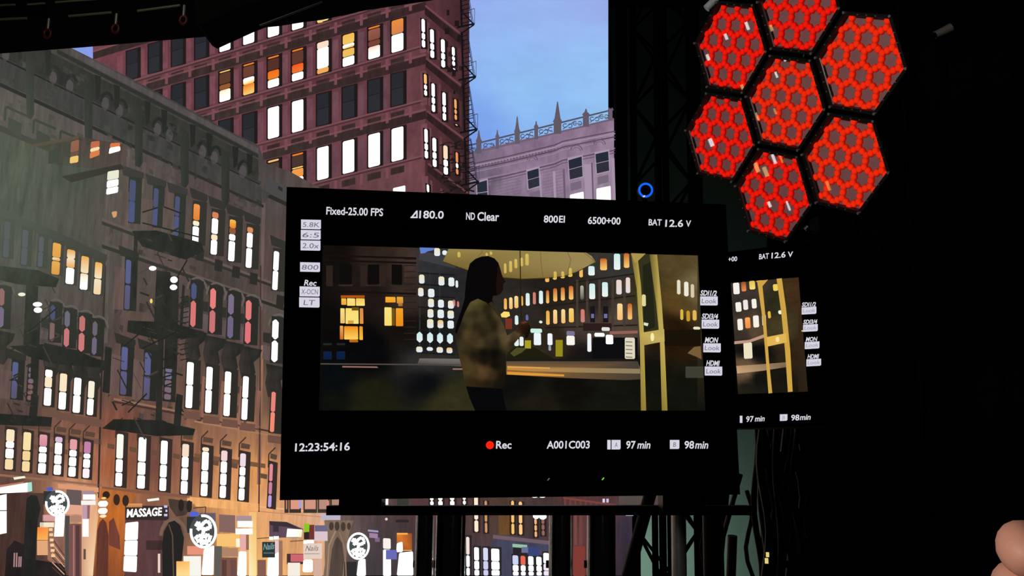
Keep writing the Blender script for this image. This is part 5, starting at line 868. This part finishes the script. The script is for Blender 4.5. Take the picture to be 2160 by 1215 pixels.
# ------------------------------------------------------------------ hexagon light
import numpy as np
HR = 0.545
mods = {(0, 0): [(1632, 120), (1717, 129), (1750, 232), (1692, 315), (1609, 301), (1580, 206)], (0, -1): [(1603, 317), (1686, 332), (1717, 432), (1665, 508), (1585, 486), (1557, 394)], (1, 1): [(1786, 25), (1884, 32), (1919, 141), (1853, 237), (1759, 224), (1726, 122)],
        (1, -1): [(1751, 242), (1846, 257), (1884, 364), (1823, 449), (1730, 427), (1696, 330)], (-1, 1): [(1521, 1), (1598, 12), (1620, 109), (1567, 194), (1495, 180), (1474, 86)], (-1, -1): [(1499, 199), (1572, 211), (1600, 307), (1547, 384), (1477, 364), (1453, 275)]}
def mcen(k): return (k[0] * 0.8660254, k[1] * (0.5 if k[0] else 1.0))
AN = [120, 60, 0, -60, -120, 180]
rows = []
for k, cs in mods.items():
    cx, cy = mcen(k)
    for an, (px, py) in zip(AN, cs):
        x, y = cx + HR * math.cos(math.radians(an)), cy + HR * math.sin(math.radians(an)); u, v_ = (px - W / 2) / F, (H / 2 - py) / F
        rows += [[x, y, 1, 0, 0, 0, -u * x, -u * y, -u], [0, 0, 0, x, y, 1, -v_ * x, -v_ * y, -v_]]
Hm = np.linalg.svd(np.array(rows))[2][-1].reshape(3, 3)
if Hm[2, 2] < 0: Hm = -Hm
Hm = Hm / Hm[2, 2] * 3.0
cv = lambda c: rt * float(c[0]) + up * float(c[1]) + fwd * float(c[2])
r1, r2, o3 = cv(Hm[:, 0]), cv(Hm[:, 1]), CAM + cv(Hm[:, 2])
PIT = (r1.length + r2.length) / 2; nn = r1.cross(r2).normalized()
if nn.dot(CAM - o3) < 0: nn = -nn
def hx(x, y, z=0.0): return o3 + r1 * x + r2 * y + nn * (z * PIT)
print('HEX', r1.length, r2.length, r1.normalized().dot(r2.normalized()), PIT)
hexl = thing('hexagon_light', 'cluster of seven black hexagon lamps filled with glowing red LEDs', 'light', hx(0, -1.6, -0.3))
FRAME = pbr('lamp_frame', (16, 14, 14), 0.35, 0.2, 0.3, 60); BOARD = pbr('led_board', (176, 136, 136), 0.55, 0, 0.15, 40); BOLT = pbr('bolt_steel', (200, 200, 200), 0.35, 1.0)
cov = bpy.data.materials.new('cover_glass'); cov.use_nodes = True; nt = cov.node_tree; nt.nodes.clear()
_o = nt.nodes.new('ShaderNodeOutputMaterial'); _m = nt.nodes.new('ShaderNodeMixShader'); _t = nt.nodes.new('ShaderNodeBsdfTransparent'); _g = nt.nodes.new('ShaderNodeBsdfGlossy')
_g.inputs['Roughness'].default_value = 0.012; _m.inputs[0].default_value = 0.09; nt.links.new(_t.outputs[0], _m.inputs[1]); nt.links.new(_g.outputs[0], _m.inputs[2]); nt.links.new(_m.outputs[0], _o.inputs[0])
SP = 0.207; EL = SP / math.sqrt(3)
holes = [(x * SP, y) for y, xs in ((0.2358, (-1, 0, 1)), (0.2358 - SP * .866, (-1.5, -.5, .5, 1.5)), (0.2358 - 2 * SP * .866, (-1, 0, 1)), (0.2358 - 3 * SP * .866, (-.5, .5))) for x in xs]
dots = {}
def put(x, y): dots[(round(x, 3), round(y, 3))] = 1
for hx_, hy_ in holes:
    V6 = [(hx_ + EL * math.cos(math.radians(90 + 60 * k)), hy_ + EL * math.sin(math.radians(90 + 60 * k))) for k in range(6)]
    for k in range(6):
        a_, b_ = V6[k], V6[(k + 1) % 6]
        for t in (0, 0.5): 
            p_ = (a_[0] + (b_[0] - a_[0]) * t, a_[1] + (b_[1] - a_[1]) * t)
            if not any(abs(p_[0] - q_[0]) < 0.01 and abs(p_[1] - q_[1]) < 0.01 for q_ in dots): put(*p_)
for rot in (0, 120, 240):
    c_, s_ = math.cos(math.radians(rot)), math.sin(math.radians(rot))
    for i in (-1, 0, 1):
        x, y = i * SP, 0.2358 + EL * 1.55; put(x * c_ - y * s_, x * s_ + y * c_)
dots = list(dots)
# one LED lens: a small dome, shared by all
def dome(hot, rim, R_=0.043):
    vv = [nn * (R_ * 0.85 * PIT)]; ff = []; cc = [lin(hot)]; n = 10
    for j, (rr, zz, c) in enumerate([(0.55, 0.7, hot), (0.9, 0.38, [(a + b) / 2 for a, b in zip(hot, rim)]), (1.0, 0.0, rim)]):
        for i in range(n):
            a_ = 2 * math.pi * i / n; vv.append(r1 * (R_ * rr * math.cos(a_)) + r2 * (R_ * rr * math.sin(a_)) + nn * (R_ * zz * PIT)); cc.append(lin(c))
    for i in range(n):
        ff.append((0, 1 + i, 1 + (i + 1) % n))
        for j in range(2): ff.append((1 + j * n + i, 1 + (j + 1) * n + i, 1 + (j + 1) * n + (i + 1) % n, 1 + j * n + (i + 1) % n))
    return vv, ff, cc
DOM = dome((255, 28, 14), (110, 0, 0)); DOMR = dome((255, 46, 16), (120, 2, 0))
LEDM = screen_mat('red_led_light', 1.0); LEDM.cycles.emission_sampling = 'AUTO'
def led_mesh(d):
    me = bpy.data.meshes.new('led'); me.from_pydata([tuple(v) for v in d[0]], [], d[1]); a_ = me.color_attributes.new('Col', 'FLOAT_COLOR', 'POINT')
    fl = []
    for c in d[2]: fl += [*c, 1.0]
    a_.data.foreach_set('color', fl); me.polygons.foreach_set('use_smooth', [True] * len(me.polygons)); me.materials.append(LEDM); return me
LM = led_mesh(DOMR)
hexc = lambda R_, z, cx, cy: [hx(cx + R_ * math.cos(math.radians(60 * k)), cy + R_ * math.sin(math.radians(60 * k)), z) for k in range(6)]
for key_ in [(0, 0), (0, 1), (0, -1), (1, 1), (1, -1), (-1, 1), (-1, -1)]:
    cx, cy = mcen(key_); fb = MB()
    o1, i1, o0, i0 = hexc(HR + 0.005, 0.05, cx, cy), hexc(HR - 0.036, 0.05, cx, cy), hexc(HR + 0.005, -0.22, cx, cy), hexc(HR - 0.046, -0.02, cx, cy)
    k4 = o1 + i1 + o0 + i0; ff = []
    for k in range(6):
        l = (k + 1) % 6; ff += [(k, l, 6 + l, 6 + k), (k, 12 + k, 12 + l, l), (6 + k, 6 + l, 18 + l, 18 + k)]
    ff.append(tuple(range(17, 11, -1))); fb.add(k4, ff); mod = fb.build('hexagon_module', FRAME, hexl)
    obj('led_board', hexc(HR - 0.04, -0.02, cx, cy), [tuple(range(6))], BOARD, mod)
    MB().prism(hexc(HR - 0.037, 0.034, cx, cy), hexc(HR - 0.037, 0.028, cx, cy)).build('cover_pane', cov, mod)
    for k in range(6):
        a_ = math.radians(60 * k); c = hx(cx + (HR - 0.01) * math.cos(a_), cy + (HR - 0.01) * math.sin(a_), 0.05)
        MB().tube([c, c + nn * 0.006], 0.0042, 8).build('bolt', BOLT, mod)
        for t in (0.3, 0.5, 0.7):
            b_ = math.radians(60 * (k + 1)); e = (math.cos(a_) * (1 - t) + math.cos(b_) * t, math.sin(a_) * (1 - t) + math.sin(b_) * t)
            c = hx(cx + (HR - 0.02) * e[0], cy + (HR - 0.02) * e[1], 0.05); MB().tube([c, c + nn * 0.003], 0.002, 6).build('rivet', BOLT, mod)
    if key_ in ((1, 1), (1, -1), (0, 0)):
        for x, y in dots:
            o = bpy.data.objects.new('led', LM); link(o, mod, hx(cx + x, cy + y, -0.018))
    else:
        vv = []; ff = []; cc = []; D_ = DOM if key_[0] <= 0 else DOMR
        for x, y in dots:
            k = len(vv); b_ = hx(cx + x, cy + y, -0.018); vv += [b_ + v for v in D_[0]]; ff += [tuple(i + k for i in q) for q in D_[1]]; cc += D_[2]
        o = obj('led_cluster', vv, ff, LEDM, mod, cc, True); o['kind'] = 'stuff'
print('LEDS', len(dots))
# back spine, yoke, arm and stand
MB().tube([hx(0, 1.05, -0.3), hx(0, -1.05, -0.3)], 0.02, 10).build('spine', BLACK_METAL, hexl, True)
for s in (-1, 1): MB().tube([hx(-0.9 * s, 0.55, -0.28), hx(0.9 * s, -0.55, -0.28)], 0.016, 10).build('spine', BLACK_METAL, hexl, True)
for k in [(0, 0), (0, 1), (0, -1), (1, 1), (1, -1), (-1, 1), (-1, -1)]:
    x, y = mcen(k); MB().tube([hx(x, y, -0.22), hx(x, y, -0.3)], 0.05, 12).build('mount_block', BLACK_METAL, hexl)
cl = at(1712, 474, 3.05); MB().box(cl, 0.03, 0.05, 0.05).build('clamp', BLACK_METAL, hexl); MB().tube([at(1698, 484, 2.98), at(1704, 478, 2.98)], 0.006, 8).build('clamp_knob', GREY_METAL, hexl, True)
sb = hx(0, -0.9, -0.45)
ls = thing('light_stand', 'black stand rising behind the rear monitor to the hexagon light', 'stand', down(sb))
MB().tube([hx(0, -1.13, -0.32), sb + Z3 * -0.08, down(sb, 0.4)], 0.018, 12).build('riser', MATTE_BLACK, ls, True)
for k in range(3):
    a_ = 2 * math.pi * k / 3 + 0.4; MB().tube([down(sb, 0.55), down(sb, 0.012) + Vector((math.cos(a_), math.sin(a_), 0)) * 0.5], 0.012, 8).build('leg', MATTE_BLACK, ls, True)
# rods by the lamp
MB().tube([at(1490, 18, 3.3), at(1560, -52, 3.3)], 0.013, 12).build('arm', pbr('arm_grey', (200, 204, 214), 0.45, 0.2, 0.1, 30), hexl, True)
MB().tube([at(1560, -52, 3.3), hx(0, 0.9, -0.32)], 0.012, 10).build('arm', BLACK_METAL, hexl, True)
MB().tube([at(1972, 74, 3.3), at(2006, 58, 3.3)], [0.012, 0.015], 12).build('handle', pbr('handle_steel', (150, 146, 134), 0.4, 0.6), hexl, True)
MB().tube([at(1972, 74, 3.3), hx(0.3, 0.3, -0.3)], 0.011, 10).build('handle_bar', MATTE_BLACK, hexl, True)
lamp('hex_fill', 'SPOT', (-1.2, 0.2, 2.6), 150, (1.0, 0.93, 0.9), 0.12, hx(0, 0), 26)  # unseen spot added to lift the LED boards and bolts

# ------------------------------------------------------------------ overhead rig
def header(name, pts, d, thick, lab, cat, bottomless=False):
    pl = Plane(at(500, 0, d), (0, -1, 0)); fr_ = [pl.pix(*p) for p in pts]
    return Plane(pl.p - Vector((0, thick, 0)), (0, -1, 0)), tag(MB().prism(fr_, [v - Vector((0, thick, 0)) for v in fr_]).build(name, MATTE_BLACK, None), lab, cat)
pa, ha = header('overhead_soffit', [(-200, -260), (460, -260), (450, 60), (439, 77), (175, 100), (0, 113), (-200, 128)], 7.2, 0.5, 'black overhead soffit box with hanging shackles, top left corner', 'soffit')
pbx, hb = header('overhead_baffle', [(445, -260), (1000, -260), (985, -14), (905, 2), (770, 22), (680, 42), (640, 47), (590, 55), (560, 58), (537, 67), (486, 90), (458, 103), (447, 96)], 6.4, 0.35, 'black slanting overhead panel along the top edge of the LED wall', 'baffle')
RAILM = pbr('rig_rail', (120, 122, 100), 0.5, 0.3, 0.1, 20)
def rod_on(pl, x0, y0, x1, y1, r, name, mat, lab, off=0.006):
    return tag(MB().tube([pl.pix(x0, y0, off), pl.pix(x1, y1, off)], r, 8).build(name, mat, None, True), lab, 'rail')
for i, (x0, y0, x1, y1, lab) in enumerate([(-30, 13, 32, 10, 'upper'), (58, 10, 95, 7, 'upper'), (117, 5, 225, -3, 'upper'), (-30, 42, 57, 38, 'lower'), (145, 34, 235, 26, 'lower'), (290, 23, 380, 11, 'lower')]):
    nm = ['first', 'second', 'third'][i % 3]; rod_on(pa, x0, y0, x1, y1, 0.008, 'rig_rail', RAILM, '%s thin metal rail piece from the left on the %s line of the soffit' % (nm, lab))
rod_on(pbx, 548, 54, 680, 4, 0.006, 'rig_wire', pbr('rig_wire', (110, 108, 104), 0.4, 0.5), 'pale wire running up along the slanting overhead panel')
REDM = pbr('shackle_red', (90, 15, 13), 0.45, 0.2, 0.1, 30)
for x, y, lab in [(102, 48, 'leftmost red shackle hanging on the black soffit'), (245, 38, 'middle red shackle hanging on the black soffit'), (388, 20, 'rightmost red shackle hanging on the black soffit')]:
    p = pa.pix(x, y, 0.008); sh = thing('shackle', lab, 'shackle', p, 'shackles on the soffit')
    MB().tube([p + Z3 * 0.03, p - Z3 * 0.045], 0.01, 8).build('pin', pbr('pin_steel', (140, 140, 134), 0.4, 0.6), sh, True)
    v, f_ = torus(p - Z3 * 0.075, 0.03, 0.011, X3 * 0.75, Z3, 16, 6); obj('bow', v, f_, REDM, sh, None, True)

# ------------------------------------------------------------------ the hand reaching in at lower right
SKIN = pbr('skin', (212, 160, 140), 0.55, 0, 0.06, 40, 0.05); _b = SKIN.node_tree.nodes['Principled BSDF']; _b.inputs['Subsurface Weight'].default_value = 0.15; _b.inputs['Subsurface Radius'].default_value = (0.01, 0.004, 0.002); _b.inputs['Subsurface Scale'].default_value = 0.3
D0 = 0.46
nodes = []; edges = []
def nd(px, py, d, r, par=None):
    nodes.append((at(px, py, d), r)); i = len(nodes) - 1
    if par is not None: edges.append((par, i))
    return i
wr = nd(2620, 1420, 0.52, 0.026); pm = nd(2460, 1370, 0.50, 0.027, wr); fore = nd(2900, 1560, 0.56, 0.036, wr)
K = []
for k, (mx, my, md) in enumerate([(2268, 1190, 0.485), (2262, 1290, 0.490), (2270, 1385, 0.495), (2290, 1470, 0.50)]):
    b0 = nd((mx + 2460) / 2, (my + 1370) / 2, (md + 0.50) / 2, 0.017, pm); K.append(nd(mx, my, md, 0.0115, b0))
for k, (p1, p2, p3, r) in enumerate([((2136, 1134, 0.452), (2152, 1172, 0.438), (2206, 1196, 0.436), 0.0098), ((2126, 1217, 0.456), (2140, 1260, 0.440), (2200, 1284, 0.438), 0.0102), ((2132, 1345, 0.462), (2150, 1385, 0.446), (2205, 1400, 0.444), 0.0095), ((2168, 1440, 0.468), (2184, 1472, 0.455), (2225, 1484, 0.452), 0.0082)]):
    i1 = nd(*p1, r, K[k]); i2 = nd(*p2, r * 0.93, i1); nd(*p3, r * 0.85, i2)
t1 = nd(2420, 1240, 0.455, 0.0145, pm); t2 = nd(2330, 1170, 0.425, 0.0115, t1); nd(2262, 1150, 0.412, 0.0095, t2)
me = bpy.data.meshes.new('hand'); c0 = nodes[0][0]
me.from_pydata([tuple(p - c0) for p, r in nodes], edges, []); ho = bpy.data.objects.new('hand_skin', me); COL.objects.link(ho)
sk = ho.modifiers.new('skin', 'SKIN'); ss = ho.modifiers.new('sub', 'SUBSURF'); ss.levels = ss.render_levels = 2; sk.use_smooth_shade = True
for i, (p, r) in enumerate(nodes): me.skin_vertices[0].data[i].radius = (r * 1.12, r * 1.12)
me.skin_vertices[0].data[0].use_root = True
bm_ = bpy.data.meshes.new_from_object(ho.evaluated_get(bpy.context.evaluated_depsgraph_get())); bpy.data.objects.remove(ho)
bm_.materials.clear(); bm_.materials.append(SKIN); bm_.name = 'person'; bm_.polygons.foreach_set('use_smooth', [True] * len(bm_.polygons))
person = link(bpy.data.objects.new('person', bm_), None, c0); tag(person, 'hand with curled fingers reaching in at the lower right edge', 'hand')
MB().tube([at(2700, 1455, 0.533), at(2790, 1500, 0.545), at(3000, 1610, 0.58)], [0.038, 0.044, 0.05], 16).build('sleeve', MATTE_BLACK, person, True)
